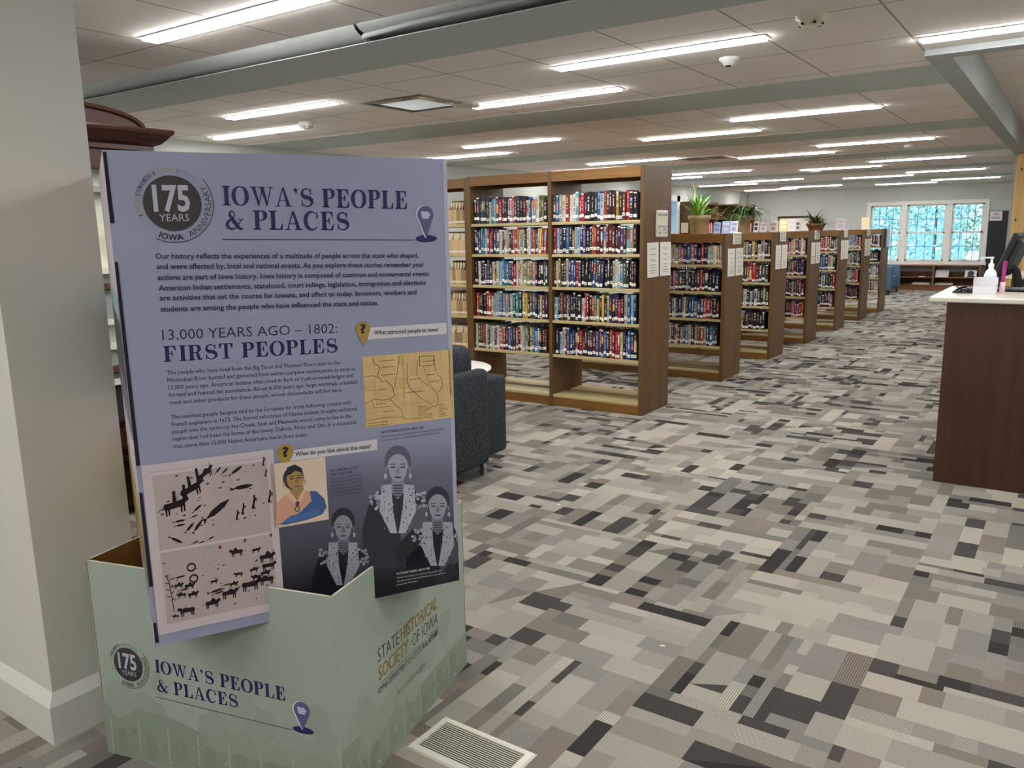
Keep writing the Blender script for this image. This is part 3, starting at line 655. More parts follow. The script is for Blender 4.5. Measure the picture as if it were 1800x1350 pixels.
def flyer(x, y0, y1, z0, z1, lab, R, tilt):
    t = thing('flyer', lab, 'flyer', (x + .002, (y0 + y1) / 2, z0), 'reading list flyers')
    cy, cz = (y0 + y1) / 2, (z0 + z1) / 2
    def P(u, v):
        a, b_ = u - (y1 - y0) / 2, v - (z1 - z0) / 2
        return Vector((x + .0012 + .004 * (1 - v / (z1 - z0)), cy + a * math.cos(tilt) - b_ * math.sin(tilt), cz + a * math.sin(tilt) + b_ * math.cos(tilt)))
    wd, H = y1 - y0, z1 - z0; q = MB(); n = Vector((1, 0, 0))
    fr = [P(0, 0) + n * .0006, P(wd, 0) + n * .0006, P(wd, H) + n * .0006, P(0, H) + n * .0006]; bk = [P(0, 0), P(wd, 0), P(wd, H), P(0, H)]
    q.face(fr); q.face(bk[::-1])
    for k in range(4): q.face([bk[k], bk[(k + 1) % 4], fr[(k + 1) % 4], fr[k]])
    sh = q.build('sheet', PAPER, t)
    W = Words(P, n); q = MB()
    W.add('If you like', wd * .26, H * .8, wd * .74, H * .8, H * .05, .0, '55545a', .001); W.add('Then try', wd * .28, H * .47, wd * .72, H * .47, H * .05, .0, '55545a', .001)
    W.flush(q)
    for v in (.64, .34, .26, .18, .11):
        a = R.uniform(.2, .3); e = 1 - a; u = a
        while u < e:
            d = R.uniform(.03, .07); q.face([P(wd * u, H * v) + n * .001, P(wd * min(e, u + d * .8), H * v) + n * .001, P(wd * min(e, u + d * .8), H * (v + .022)) + n * .001, P(wd * u, H * (v + .022)) + n * .001], lin('77757a')); u += d
    q.build('lettering', PRINT, sh)
R = random.Random(9)
flyer(-2.95, 6.262, 6.49, 1.182, 1.473, 'white reading flyer on the tall bookcase end, the one by its book side', R, .01)
flyer(-2.95, 6.518, 6.742, 1.182, 1.474, 'white reading flyer on the tall bookcase end, the one by its back', R, -.012)
for k in range(5):
    y = LOWY[k]; xx = -2.95 if k < 4 else -2.93
    flyer(xx, y + .06, y + .27, 1.088, 1.375, 'white reading flyer on the %s low bookcase end, by its front edge' % NTH[k], R, R.uniform(-.02, .02) + (.03 if k == 3 else 0))
    flyer(xx, y + .296, y + .53, 1.088, 1.375, 'white reading flyer on the %s low bookcase end, by its back edge' % NTH[k], R, R.uniform(-.02, .02) - (.04 if k == 3 else 0))
t = thing('flap_sign', 'dark and white folded sign on the last low bookcase end', 'sign', (-2.87, 16.5, 1.2))
q = MB(); q.box(-2.909, -2.895, 16.3, 16.4, 1.2, 1.53); q.build('dark_flap', BLACK, t)
q = MB(); q.box(-2.909, -2.89, 16.42, 16.7, 1.2, 1.55); q.build('pale_flap', mat('pale blue card', 'c3c8d8', .6), t)

# ------------------------------------------------------------------ plants and things on top of the low bookcases
TOP = 1.5305
def strap_leaf(q, base, az, length, rise, droop, wd, col, n=9):
    p = Vector(base); d = Vector((math.cos(az), math.sin(az), 0)); sd = Vector((-math.sin(az), math.cos(az), 0)); el = rise; rows = []; st = length / n
    for k in range(n + 1):
        s = k / n; wv = wd * (1 - s) ** .6 * (0.6 + .8 * min(1, s * 4)) + .0008
        nrm = (d * -math.sin(el) + Vector((0, 0, 1)) * math.cos(el)); c = p + nrm * -.15 * wv
        rows.append([p - sd * wv, c, p + sd * wv]); p = p + (d * math.cos(el) + Vector((0, 0, 1)) * math.sin(el)) * st; el -= droop / n
    q.grid(rows, col)
TERRA = mat('beige plastic pot', '9d8a66', .5, noise=.06, nscale=8)
def pot(t, x, y, r0, r1, h, mt, rim=.25):
    q = MB(); q.lathe(x, y, [(r0, TOP), (r0 + (r1 - r0) * .72, TOP + h * (1 - rim)), (r1, TOP + h * (1 - rim) + .004), (r1 * 1.03, TOP + h), (r1 * .95, TOP + h), (r1 * .92, TOP + h - .03)], 32); q.build('pot', mt, t)
    q = MB(); q.lathe(x, y, [(r1 * .92, TOP + h - .035), (r1 * .5, TOP + h - .028), (0, TOP + h - .026)], 20); q.build('soil', mat('potting soil', '33261c', .95), t)
t = thing('potted_plant', 'bushy upright green plant in a wide beige pot on the first low bookcase', 'plant', (-3.33, 8.35, TOP), 'potted plants on the bookcases')
pot(t, -3.33, 8.35, .083, .118, .195, TERRA)
q = MB(); q.box(-3.355, -3.325, 8.248, 8.2535, TOP + .03, TOP + .045); q.build('maker_mark', mat('pot mark', '7d5c34', .6), t)
q = MB(); R = random.Random(21)
for k in range(60):
    up_ = R.random()
    strap_leaf(q, (-3.33 + R.uniform(-.06, .06), 8.35 + R.uniform(-.06, .06), TOP + .165), R.uniform(0, 2 * PI), R.uniform(.16, .36), 1.5 - up_ * .9, R.uniform(.2, 1.2), R.uniform(.010, .017), lin(R.choice(('6f9a44', '87b04e', '5a8440', '9ab95c', '4d7038'))))
for az, L_ in ((3.2, .42), (.1, .42), (3.4, .34), (-.2, .34), (2.9, .3)): strap_leaf(q, (-3.33, 8.33, TOP + .17), az, L_, .5, 1.2, .009, lin('7fa550'))
for dx, L_ in ((-.13, .3), (.0, .42), (.05, .32), (-.05, .34)): strap_leaf(q, (-3.33 + dx * .3, 8.35, TOP + .17), 0 if dx > 0 else PI, L_, 1.45 - abs(dx), .25, .008, lin('7fa550'))
q.build('leaves', colmat('green leaves', .4), t)
t = thing('potted_plant', 'dark drooping strap-leaved plant in a beige pot on the second low bookcase', 'plant', (-3.42, 10.0, TOP), 'potted plants on the bookcases')
pot(t, -3.42, 10.0, .07, .105, .205, TERRA, .12)
q = MB(); R = random.Random(33)
for k in range(75):
    strap_leaf(q, (-3.42 + R.uniform(-.08, .08), 10.0 + R.uniform(-.08, .08), TOP + .19), R.uniform(0, 2 * PI), R.uniform(.22, .42), R.uniform(.5, 1.3), R.uniform(1.6, 3.0), R.uniform(.010, .017), lin(R.choice(('5f7d48', '4d6a3c', '739456', '58764a'))))
for az in (-.1, -.4, .2): strap_leaf(q, (-3.4, 9.97, TOP + .19), az, .5, .8, 2.6, .016, lin('4c663c'))
for dx in (-.05, .04): strap_leaf(q, (-3.42 + dx, 10.0, TOP + .19), 1.5, .36, 1.5, .2, .006, lin('4c663c'))
q.build('leaves', MATS['green leaves'], t)
t = thing('potted_plant', 'spiky dark cactus plant with red tips in a brown bowl on a low bookcase', 'plant', (-2.98, 11.72, TOP), 'potted plants on the bookcases')
pot(t, -2.98, 11.72, .085, .135, .10, mat('brown bowl', '7d4f33', .5), .2)
q = MB(); R = random.Random(44)
for k in range(90):
    a = R.uniform(0, 2 * PI); strap_leaf(q, (-2.98 + R.uniform(-.07, .07), 11.72 + R.uniform(-.07, .07), TOP + .09), a, R.uniform(.14, .30), R.uniform(.4, 1.3), R.uniform(.6, 2.2), R.uniform(.009, .015), lin(R.choice(('45582f', '56693a', '39492b', '667a44', '4a4a2c', '6a2d30'))), 6)
q.build('leaves', MATS['green leaves'], t)
def stood(x, y, wd, h, col, lab, name='booklet', cat='booklet', lean=.25, face2=None, group='booklets stood on the bookcases'):
    t = thing(name, lab, cat, (x, y, TOP), group); q = MB(); c = lin(col); dy = h * lean
    q.extrude([(x - wd / 2, y, TOP + .0006), (x + wd / 2, y, TOP + .0006), (x + wd / 2, y + dy, TOP + h), (x - wd / 2, y + dy, TOP + h)], (0, .012, 0), c); q.build('cover', COLR, t)
    q = MB(); c2 = lin(face2 or '8d93a8'); n = (0, -.0012, 0); P = lambda u, v: Vector((x - wd / 2 + wd * u, y + dy * v - .0012, TOP + .0006 + h * v))
    q.face([P(.12, .62), P(.88, .62), P(.88, .85), P(.12, .85)], c2); q.face([P(.2, .2), P(.8, .2), P(.8, .5), P(.2, .5)], c2); q.build('printed_cover', PRINT, t)
    q = MB(); q.extrude([(x - .012, y + .014, TOP + .0006), (x + .012, y + .014, TOP + .0006), (x + .012, y + dy + .012, TOP + h * .8), (x - .012, y + dy + .012, TOP + h * .8)], (0, .05, -.0), c); q.build('prop', COLR, t)
stood(-3.17, 8.44, .07, .12, 'aebfdd', 'pale blue booklet stood right beside the wide beige pot', lean=.2, face2='7f97c8')
stood(-3.08, 8.46, .085, .13, '9fb5de', 'light blue booklet stood between the two potted plants', lean=.2, face2='c8d4ea')
stood(-2.995, 8.47, .08, .128, 'd5d6e2', 'white booklet stood at the end of the first low bookcase', lean=.2, face2='9ea4bd')
t = thing('picture_frame', 'small dark wood framed card stood beside the wide beige pot', 'frame', (-3.56, 8.5, TOP), None)
q = MB(); q.box(-3.61, -3.5, 8.5, 8.52, TOP + .0006, TOP + .135); q.build('frame', CHERRY, t)
q = MB(); q.box(-3.598, -3.512, 8.497, 8.4995, TOP + .012, TOP + .123); q.build('card', PAPER, t)
for k, (x, wd, h, col, f2, lab) in enumerate(((-3.25, .06, .13, 'dcd9e0', '333640', 'narrow white booklet stood just past the drooping plant'), (-3.16, .08, .12, 'd9cfd0', 'b7a2ac', 'white booklet stood second past the drooping plant'), (-3.04, .085, .125, 'c9b3b0', '9a7f84', 'dusty pink booklet stood at the end of the second low bookcase'))):
    stood(x, 9.98, wd, h, col, lab, lean=.15, face2=f2)
for k, (x, wd, h, col, f2, lab) in enumerate(((-3.52, .09, .15, 'd8d0cf', 'bdb2b5', 'pinkish white booklet, first of the five on the third low bookcase'), (-3.4, .12, .17, 'd8ce96', 'efe9c8', 'pale yellow booklet on the third low bookcase'), (-3.285, .10, .165, 'dcd9dc', 'cfcad2', 'plain white booklet next to the pale yellow one'), (-3.20, .06, .14, 'c5c5c5', '55555c', 'grey booklet with a dark picture, on the third low bookcase'))):
    stood(x, 11.62 + .0 * k, wd, h, col, lab, lean=.15, face2=f2)
stood(-3.02, 13.32, .13, .18, 'd9cfd4', 'white booklet leaning past the cactus plant on the fourth low bookcase', lean=.1, face2='c2b8c4')
stood(-2.99, 14.95, .12, .2, 'dcc9a8', 'plain cream card stood on the fifth low bookcase', lean=.06, face2='d8c4a2')

# ------------------------------------------------------------------ exhibit: box base and square tower
A, F, B_, D_ = (-2.343, 1.1298), (-1.5311, 1.3534), (-1.7221, 2.1531), (-2.534, 1.9294)
BH = .635
EX = thing('exhibit_stand', 'tall lilac and green cardboard exhibit stand about the history of Iowa', 'display', (-2.03, 1.64, 0))
GREEN0 = 'a3b3a2'
def wallbox(a, b_, name, mt, h=BH, th=.006, slots=()):
    """upright card wall from a to b with slots (fractions) left open down to half height"""
    q = MB(); a = Vector((*a, 0)); b_ = Vector((*b_, 0)); d = (b_ - a); n = Vector((d.y, -d.x, 0)).normalized() * th
    def slab(s0, s1, z0, z1):
        p = [a + d * s0, a + d * s1]
        q.extrude([p[0] + Vector((0, 0, z0)), p[1] + Vector((0, 0, z0)), p[1] + Vector((0, 0, z1)), p[0] + Vector((0, 0, z1))], tuple(-n))
    slab(0, 1, 0, h)
    return q.build(name, mt, EX)
GCARD = mat('green printed card', '9caa9e', .45, noise=.02, nscale=6)
KRAFT = mat('kraft cardboard', '7a5320', .85)
# outside skins are printed, insides are kraft
def side_wall(a, b_, name):
    o = wallbox(a, b_, name, GCARD, th=.0025)
    va = Vector((*a, 0)); vb = Vector((*b_, 0)); d = vb - va; n = Vector((d.y, -d.x, 0)).normalized()
    q = MB(); p0 = va - n * .0026; p1 = vb - n * .0026
    q.extrude([p0, p1, p1 + Vector((0, 0, BH - .0005)), p0 + Vector((0, 0, BH - .0005))], tuple(-n * .003)); q.build('card_lining', KRAFT, o)
    q = MB(); q.extrude([va + Vector((0, 0, BH)), vb + Vector((0, 0, BH)), vb - n * .006 + Vector((0, 0, BH)), va - n * .006 + Vector((0, 0, BH))], (0, 0, .0012)); q.build('cut_edge', mat('pale card edge', 'd5d3bd', .8), o)
    return o, d.normalized(), n
sl, dl, nl = side_wall(A, F, 'base_side')
sr, dr, nr = side_wall(F, B_, 'base_side')
side_wall(B_, D_, 'base_side'); side_wall(D_, A, 'base_side')
# tower: four panels, corners outside the base walls; bottoms hang to half the base height
p0 = Vector((-1.8669, 1.0484, 0)); e1 = Vector((math.cos(math.radians(60.825)), math.sin(math.radians(60.825)), 0)); W1 = .8513
nP = Vector((e1.y, -e1.x, 0))           # faces the viewer
PB, PT = .535, 1.7755
PZ = lambda u, v: p0 + e1 * u + Vector((0, 0, v))
e2 = Vector((math.cos(math.radians(151.9)), math.sin(math.radians(151.9)), 0))
LILAC = mat('lilac printed card', '9499b2', .42, noise=.015, nscale=5)
def homo(H):
    return lambda x, y: ((H[0][0] * x + H[0][1] * y + H[0][2]) / (H[2][0] * x + H[2][1] * y + H[2][2]), (H[1][0] * x + H[1][1] * y + H[1][2]) / (H[2][0] * x + H[2][1] * y + H[2][2]))
HP = homo([[-0.0005267613, 5.640756e-05, 0.0795925], [0.000200239, 0.0006442083, -1.0], [0.0001210609, 4.312082e-05, -0.4804459]])
HL = homo([[-0.0009031078, 0.0001099741, 0.02714166], [-0.0001943662, 0.0007846194, -1.0], [-0.0001313552, 7.162776e-05, -0.4544797]])
HR = homo([[-0.0007460793, 4.67448e-05, 0.3858822], [0.0005583864, 0.0004641901, -1.0], [0.0003507779, 1.8992e-05, -0.5190296]])
uL, uR = .245, .606            # where the front panel crosses the two base walls
def panel_poly():
    # bottom edge: two tabs hang outside the base; the middle goes down inside it
    return [(0, PB), (uL + .005, PB), (uL + .005, PB), (uR - .005, PB), (W1, PB), (W1, PT), (0, PT)]
q = MB()
pts = [PZ(u, v) for u, v in ((0, PB), (W1, PB), (W1, PT), (0, PT))]
q.extrude(pts, tuple(-nP * .006)); fp = q.build('front_panel', LILAC, EX)
q = MB(); c_ = lin('d9d2dc')
# folded corner strip at the far edge and dark strips painting the shade in the near edge's notches
q.extrude([PZ(W1 - .012, PB), PZ(W1, PB), PZ(W1, PT), PZ(W1 - .012, PT)], tuple(nP * .0008)); q.build('fold_strip', mat('pale fold', 'adafc6', .5), fp)  # strip a little paler than the panel
q = MB()
for z0, z1 in ((1.61, PT - .004), (1.02, 1.52), (.70, .95), (.545, .60)):
    q.extrude([PZ(.001, z0), PZ(.010, z0), PZ(.008, z1), PZ(.001, z1)], tuple(nP * .0012))
q.build('notch', mat('notch shadow gap', '1e1628', .9), fp)
# other three panels
def pan(a, b_, name, mt):
    q = MB(); d = (b_ - a); n = Vector((d.y, -d.x, 0)).normalized()
    q.extrude([a + Vector((0, 0, PB)), b_ + Vector((0, 0, PB)), b_ + Vector((0, 0, PT)), a + Vector((0, 0, PT))], tuple(-n * .006)); return q.build(name, mt, EX), n
c0 = p0 + e2 * .004; c3 = p0 + e2 * W1; c2 = c3 + e1 * W1; c1 = p0 + e1 * W1
PINKC = mat('pale pink printed card', 'cfc3c9', .5)
lp, nlp = pan(c3, c0 - nP * .006 * 0, 'side_panel', PINKC)
pan(c1 - nP * .007, c2, 'side_panel', LILAC); pan(c2, c3, 'back_panel', LILAC)
q = MB(); nn = e1 * -1
def LP(u, v): return c0 + e2 * u + Vector((0, 0, v)) + nlp * .001
for u0, u1, v0, v1, c in ((.02, .83, 1.37, 1.43, '8fb9bd'), (.02, .83, 1.2, 1.37, '3a3d45'), (.02, .83, 1.08, 1.2, '6d7078'), (.02, .83, .82, .9, 'c2a45a'), (.02, .83, .66, .82, '8f7a44'), (.02, .83, .58, .62, 'b79aa0')):
    q.face([LP(u0, v0), LP(u1, v0), LP(u1, v1), LP(u0, v1)], lin(c))
q.build('printed_pictures', PRINT, lp)
q = MB(); q.face([PZ(0, PT - .002) + -nP * .0, PZ(W1, PT - .002), PZ(W1, PT - .002) + e2 * W1, PZ(0, PT - .002) + e2 * W1]); q.build('top_lid', LILAC, EX)

# ---- printing on the front panel
def px(f, x, y): return f(x, y)
NAVY = '2b2a5c'; INKD = '262742'; GOLD = 'a98a3c'
W = Words(lambda u, v: PZ(u, v), nP); q = MB()
def ser(mb, Pf, n, f, s, x0, y0, x1, y1, cap, col):
    a, b_ = f(x0, y0), f(x1, y1); serif(mb, Pf, n, s, a[0], a[1], b_[0], b_[1], cap, col)
def lt(Wd, f, s, x0, y0, x1, y1, cap, bold, col, **k):
    a, b_ = f(x0, y0), f(x1, y1); Wd.add(s, a[0], a[1], b_[0], b_[1], cap, bold, col, **k)
ser(q, PZ, nP, HP, "IOWA'S PEOPLE", 391, 361, 717, 367.5, .0475, NAVY)
ser(q, PZ, nP, HP, "& PLACES", 395.5, 403.3, 614.4, 404.9, .0475, NAVY)
q.build('heading', PRINT, fp); q = MB()
ser(q, PZ, nP, HP, "FIRST PEOPLES", 287.3, 636.2, 593.8, 619.6, .039, NAVY)
lt(W, HP, '13,000 YEARS AGO – 1802:', 285.6, 597.8, 592.7, 585.1, .0255, -.006, INKD)
W.flush(q); q.build('subheading', PRINT, fp)
q = MB()
for s, x0, y0, x1, y1 in (("Our history reflects the experiences of a multitude of people across the state who shaped,", 273.3, 454.9, 735.5, 452.9), ("and were affected by, local and national events. As you explore these stories remember your", 275.5, 472.9, 746, 468.9),
    ("actions are part of Iowa history. Iowa history is composed of common and monumental events.", 277, 492.2, 755.5, 484.9), ("American Indian settlements, statehood, court rulings, legislation, immigration and elections", 279, 510.7, 748.4, 500.4),
    ("are activities that set the course for Iowans, and affect us today. Inventors, workers and", 281, 528.2, 731.8, 517.3), ("students are among the people who have influenced the state and nation.", 282.2, 547.8, 664.9, 536)):
    lt(W, HP, s, x0, y0, x1, y1, .0128, .016, INKD)
for s, x0, y0, x1, y1 in (("The people who have lived from the Big Sioux and Missouri Rivers east to the", 293.3, 658.9, 597.3, 640.4), ("Mississippi River hunted and gathered food within complex communities as early as", 294.4, 671.8, 624.4, 651.1),
    ("13,000 years ago. American Indians often lived in bark or rush-covered lodges and", 296, 685.1, 620.4, 662.9), ("farmed and hunted for sustenance. About 6,000 years ago, large mammals provided", 296.7, 697.8, 627.8, 674.4),
    ("meat and other products for these people, whose descendants still live here.", 298.2, 711.1, 601.6, 688.2), ("The resident people became tied to the European fur trade following contact with", 300.7, 736.7, 617.1, 710.4),
    ("French explorers in 1673. The forced relocation of Native nations brought additional", 301.8, 749.6, 627.6, 721.1), ("people into the territory. Ho-Chunk, Sauk and Meskwaki would come to live in the", 302.9, 762.2, 617.3, 734),
    ("region that had been the home of the Ioway, Dakota, Ponca and Oto. It is estimated", 304, 774.9, 625.3, 745.1), ("that more than 15,000 Native Americans live in Iowa today.", 304.9, 787.8, 541.1, 766.7)):
    lt(W, HP, s, x0, y0, x1, y1, .0108, 0, '34364c')
lt(W, HP, 'MAP OF INDIAN LOCALITIES, ABOUT 1835', 671, 761.8, 744.4, 752.9, .0068, .01, INKD)
lt(W, HP, 'Painter George Catlin created this map showing that territory controlled', 671.5, 769, 781, 754.5, .0056, 0, '3c3e52'); lt(W, HP, 'by the United States was settled by many American Indian nations.', 671.5, 775.5, 774, 761.5, .0056, 0, '3c3e52')
W.flush(q); q.build('body_text', PRINT, fp)

def poly(mb, Pf, n, f, pts, col, lift):
    mb.face([Pf(*f(x, y)) + n * lift for x, y in pts], lin(col) if isinstance(col, str) else col)
def ell(cx, cy, rx, ry, n=28, a0=0, a1=360): return arcpts(cx, cy, rx, ry, a0, a1, n)
def disc_uv(mb, Pf, n, cu, cv, ru, rv, col, lift, k=32):
    mb.face([Pf(cu + ru * math.cos(2 * PI * i / k), cv + rv * math.sin(2 * PI * i / k)) + n * lift for i in range(k)], lin(col))
def anniversary(parent, Pf, n, f, cx, cy, R0):
    """round badge: dark disc with 175 YEARS and ringed lettering"""
    cu, cv = f(cx, cy); q = MB(); disc_uv(q, Pf, n, cu, cv, R0, R0, '3b3739', .0012)
    a0 = math.radians(-118); a1 = math.radians(38); r = R0 * 1.4
    for k in range(40):
        b0, b1 = a0 + (a1 - a0) * k / 40, a0 + (a1 - a0) * (k + 1) / 40
        q.face([Pf(cu + rr * math.cos(a), cv + rr * math.sin(a)) + n * .0012 for rr, a in ((r, b0), (r, b1), (r * 1.02, b1), (r * 1.02, b0))], lin('2c2a30'))
    Wd = Words(Pf, n)
    for s, aa, bb, col, bold in (('ARTS', -136, -152, '79a3ae', .0), ('I', -158, -160, '4a4a52', .0), ('HISTORY', -164, -190, 'b59d6c', .0), ('I', -194, -196, '4a4a52', 0), ('FILM & MEDIA', -199, -238, '4d3f55', .01), ('I', -242, -244, '4a4a52', 0), ('HUMANITIES', -247, -277, 'b79f70', 0), ('I', -281, -283, '5a7a86', 0), ('CULTURE', -286, -314, '79a3ae', .0)):
        Wd.arc(s, cu, cv, R0 * 1.12, math.radians(aa), math.radians(bb), R0 * .15, bold, col)
    Wd.arc('IOWA', cu, cv, R0 * 1.34, math.radians(-116), math.radians(-78), R0 * .22, .02, '2c2a30', inward=True)
    Wd.arc('ANNIVERSARY', cu, cv, R0 * 1.34, math.radians(-68), math.radians(30), R0 * .22, -.006, '2c2a30', inward=True)
    Wd.add('175', cu - R0 * .66, cv - R0 * .26, cu + R0 * .6, cv - R0 * .26, R0 * .88, .03, 'b4b4c6', .002)
    Wd.add('YEARS', cu - R0 * .5, cv - R0 * .64, cu + R0 * .52, cv - R0 * .64, R0 * .25, 0, 'b4b4c6', .002)
    Wd.flush(q); q.build('anniversary_logo', PRINT, parent)
anniversary(fp, PZ, nP, HP, 303.5, 357.5, .0655)
def pin(parent, Pf, n, cu, cv, r, drop, col, mark, name='map_pin', halo=None, base=None):
    q = MB()
    if base:
        disc_uv(q, Pf, n, cu, cv - drop, r * 1.35, r * .42, base, .0009)
    def drp(s, du, lift, c):
        q.face([Pf(cu + du + r * s * math.cos(a), cv + r * s * math.sin(a)) + n * lift for a in [math.radians(-25 + 230 * k / 24) for k in range(25)]] + [Pf(cu + du, cv - drop) + n * lift], lin(c))
    if halo: drp(1.04, -r * .12, .0012, halo)
    drp(1, 0, .0016, col)
    if mark == 'state':
        pt = [(-.55, .35), (.38, .35), (.42, .18), (.62, .05), (.6, -.1), (.45, -.18), (.4, -.4), (.3, -.5), (-.4, -.46), (-.5, -.1)]
        q.face([Pf(cu + r * a, cv + r * b_) + n * .002 for a, b_ in pt], lin('b9bbd2'))
    else:
        Wd = Words(Pf, n); Wd.add('?', cu - r * .42, cv - r * .55, cu + r * .42, cv - r * .55, r * 1.15, .04, '2c2a4c', .002); Wd.flush(q)
    q.build(name, PRINT, parent)
cu, cv = HP(747.5, 377); pin(fp, PZ, nP, cu, cv, .0235, .0655, '5a5d84', 'state', 'location_emblem', 'd8d8e4', NAVY)
cu, cv = HP(637.8, 578); pin(fp, PZ, nP, cu, cv, .020, .047, GOLD, '?')
cu, cv = HP(501.6, 794.4); pin(fp, PZ, nP, cu, cv, .0215, .043, GOLD, '?')
q = MB(); poly(q, PZ, nP, HP, [(391, 420), (728, 421.2), (728, 422.6), (391, 421.4)], INKD, .0008); q.build('heading_rule', PRINT, fp)
for pts, s, a, b_ in (([(646, 597), (785, 587), (784.4, 567), (650, 576)], 'What attracted people to Iowa?', (657.8, 588.2), (770.7, 582.2)), ([(508.4, 810.7), (663, 790.4), (663, 772), (511, 792)], 'What do you like about the state?', (518.9, 801.6), (651.8, 787.3))):
    q = MB(); poly(q, PZ, nP, HP, pts, 'cfcdd2', .0008); lt(W, HP, s, *a, *b_, .0112, .014, INKD, lift=.0014); W.flush(q); q.build('question_banner', PRINT, fp)
# old map
MU = HP(636.7, 627.1); MV = HP(797.5, 735); mu0, mu1, mz1, mz0 = .586, W1 - .001, 1.2445, HP(641.6, 752.9)[1]
MP = lambda u, v: PZ(mu0 + (mu1 - mu0) * u, mz0 + (mz1 - mz0) * v)
q = MB(); nx_ = 8
for i in range(nx_):
    for j in range(6):
        k = rnd.uniform(.93, 1.06); c = lin('d3b682'); q.face([MP((i + a) / nx_, (j + b_) / 6) + nP * .0008 for a, b_ in ((0, 0), (1, 0), (1, 1), (0, 1))], (c[0] * k, c[1] * k, c[2] * k))
def line(mb, Pf, n, pts, wd, col, lift):
    for qd in strk(pts, lambda s: wd): mb.face([Pf(a, b_) + n * lift for a, b_ in qd], lin(col))
for pts, wd, c in (([(.1, .98), (.12, .9), (.18, .84), (.15, .72), (.2, .62), (.24, .64), (.27, .6), (.3, .56), (.33, .42), (.28, .38), (.2, .37), (.1, .4), (.0, .34)], .007, '6d5227'), ([(.0, .72), (.1, .73), (.15, .7)], .006, '6d5227'), ([(.28, .37), (.33, .28), (.4, .2), (.4, .1), (.45, .06), (.58, .05)], .006, '6d5227'),
                   ([(.4, .97), (.36, .7), (.32, .5)], .006, '8a6d30'), ([(.43, .97), (.44, .7), (.43, .36)], .016, 'c9b048'), ([(.0, .58), (.1, .5), (.12, .44)], .01, 'c6ac44'), ([(.78, .9), (.8, .7), (.86, .6), (.88, .5), (.84, .42), (.8, .38), (.82, .3), (.79, .18), (.72, .25), (.62, .34), (.5, .5), (.47, .6), (.48, .85)], .007, '7a7430'),
                   ([(.62, .94), (.79, .93), (.78, .8), (.62, .8), (.62, .94)], .008, '7a4a2a'), ([(.6, .9), (.58, .7), (.62, .6), (.72, .5), (.8, .4)], .005, '8a6d30'), ([(.66, .8), (.72, .55), (.8, .4)], .005, '8a8238'), ([(.0, .2), (.3, .24), (.6, .27), (.99, .26)], .003, 'a5894c'), ([(.08, .4), (.09, .28), (.28, .27)], .005, '7a5c2c'), ([(0, .1), (.2, .12), (.4, .1)], .005, '6d5227')):
    line(q, MP, nP, pts, wd, c, .0013)
for k in range(6): line(q, MP, nP, [(.12 + .15 * k, .02), (.12 + .15 * k, .98)], .002, 'bb9a58', .0011); line(q, MP, nP, [(.02, .12 + .15 * k), (.98, .14 + .15 * k)], .002, 'bb9a58', .0011)
R = random.Random(3)
for (a, b_, nn_) in ((.18, .92, 9), (.2, .83, 8), (.2, .72, 8), (.5, .62, 7), (.46, .44, 12), (.66, .86, 8), (.7, .66, 5), (.74, .56, 6), (.1, .52, 8), (.12, .32, 6), (.2, .2, 7), (.03, .06, 12), (.03, .02, 12)):
    for k in range(nn_): line(q, MP, nP, [(a + .018 * k, b_), (a + .018 * k + .011, b_ + R.uniform(-.004, .01))], .012, '7d6030', .0013)
for k in range(9):
    line(q, MP, nP, [(.58, .22 - .022 * k), (.58 + R.uniform(.1, .2), .22 - .022 * k)], .006, '8c6e3a', .0013); line(q, MP, nP, [(.82, .22 - .022 * k), (.82 + R.uniform(.05, .14), .22 - .022 * k)], .006, '8c6e3a', .0013)
q.build('old_map', PRINT, fp)
# grey studio photograph: fades from the lilac of the board down to black
GU0, GU1, GZ0, GZ1 = .33, W1 - .001, PB + .001, 1.03
def gcol(u, v):
    t = (v - GZ0) / (GZ1 - GZ0); t2 = max(0, min(1, t * 1.25 - .12)); edge = max(0, min(1, (t - .72) / .28))
    a = lin('15151c'); b_ = lin('7a7c92'); c = lin('9499b2'); s = t2 ** .9 * (1 - .25 * (1 - (u - GU0) / (GU1 - GU0)))
    return tuple((a[k] + (b_[k] - a[k]) * s) * (1 - edge) + c[k] * edge for k in range(3))
q = MB(); NU, NV = 18, 20
for i in range(NU):
    for j in range(NV):
        us = (GU0 + (GU1 - GU0) * i / NU, GU0 + (GU1 - GU0) * (i + 1) / NU); vs = (GZ0 + (GZ1 - GZ0) * j / NV, GZ0 + (GZ1 - GZ0) * (j + 1) / NV)
        cs = [(us[0], vs[0]), (us[1], vs[0]), (us[1], vs[1]), (us[0], vs[1])]
        q.face([PZ(*c) + nP * .0006 for c in cs], [gcol(*c) for c in cs])
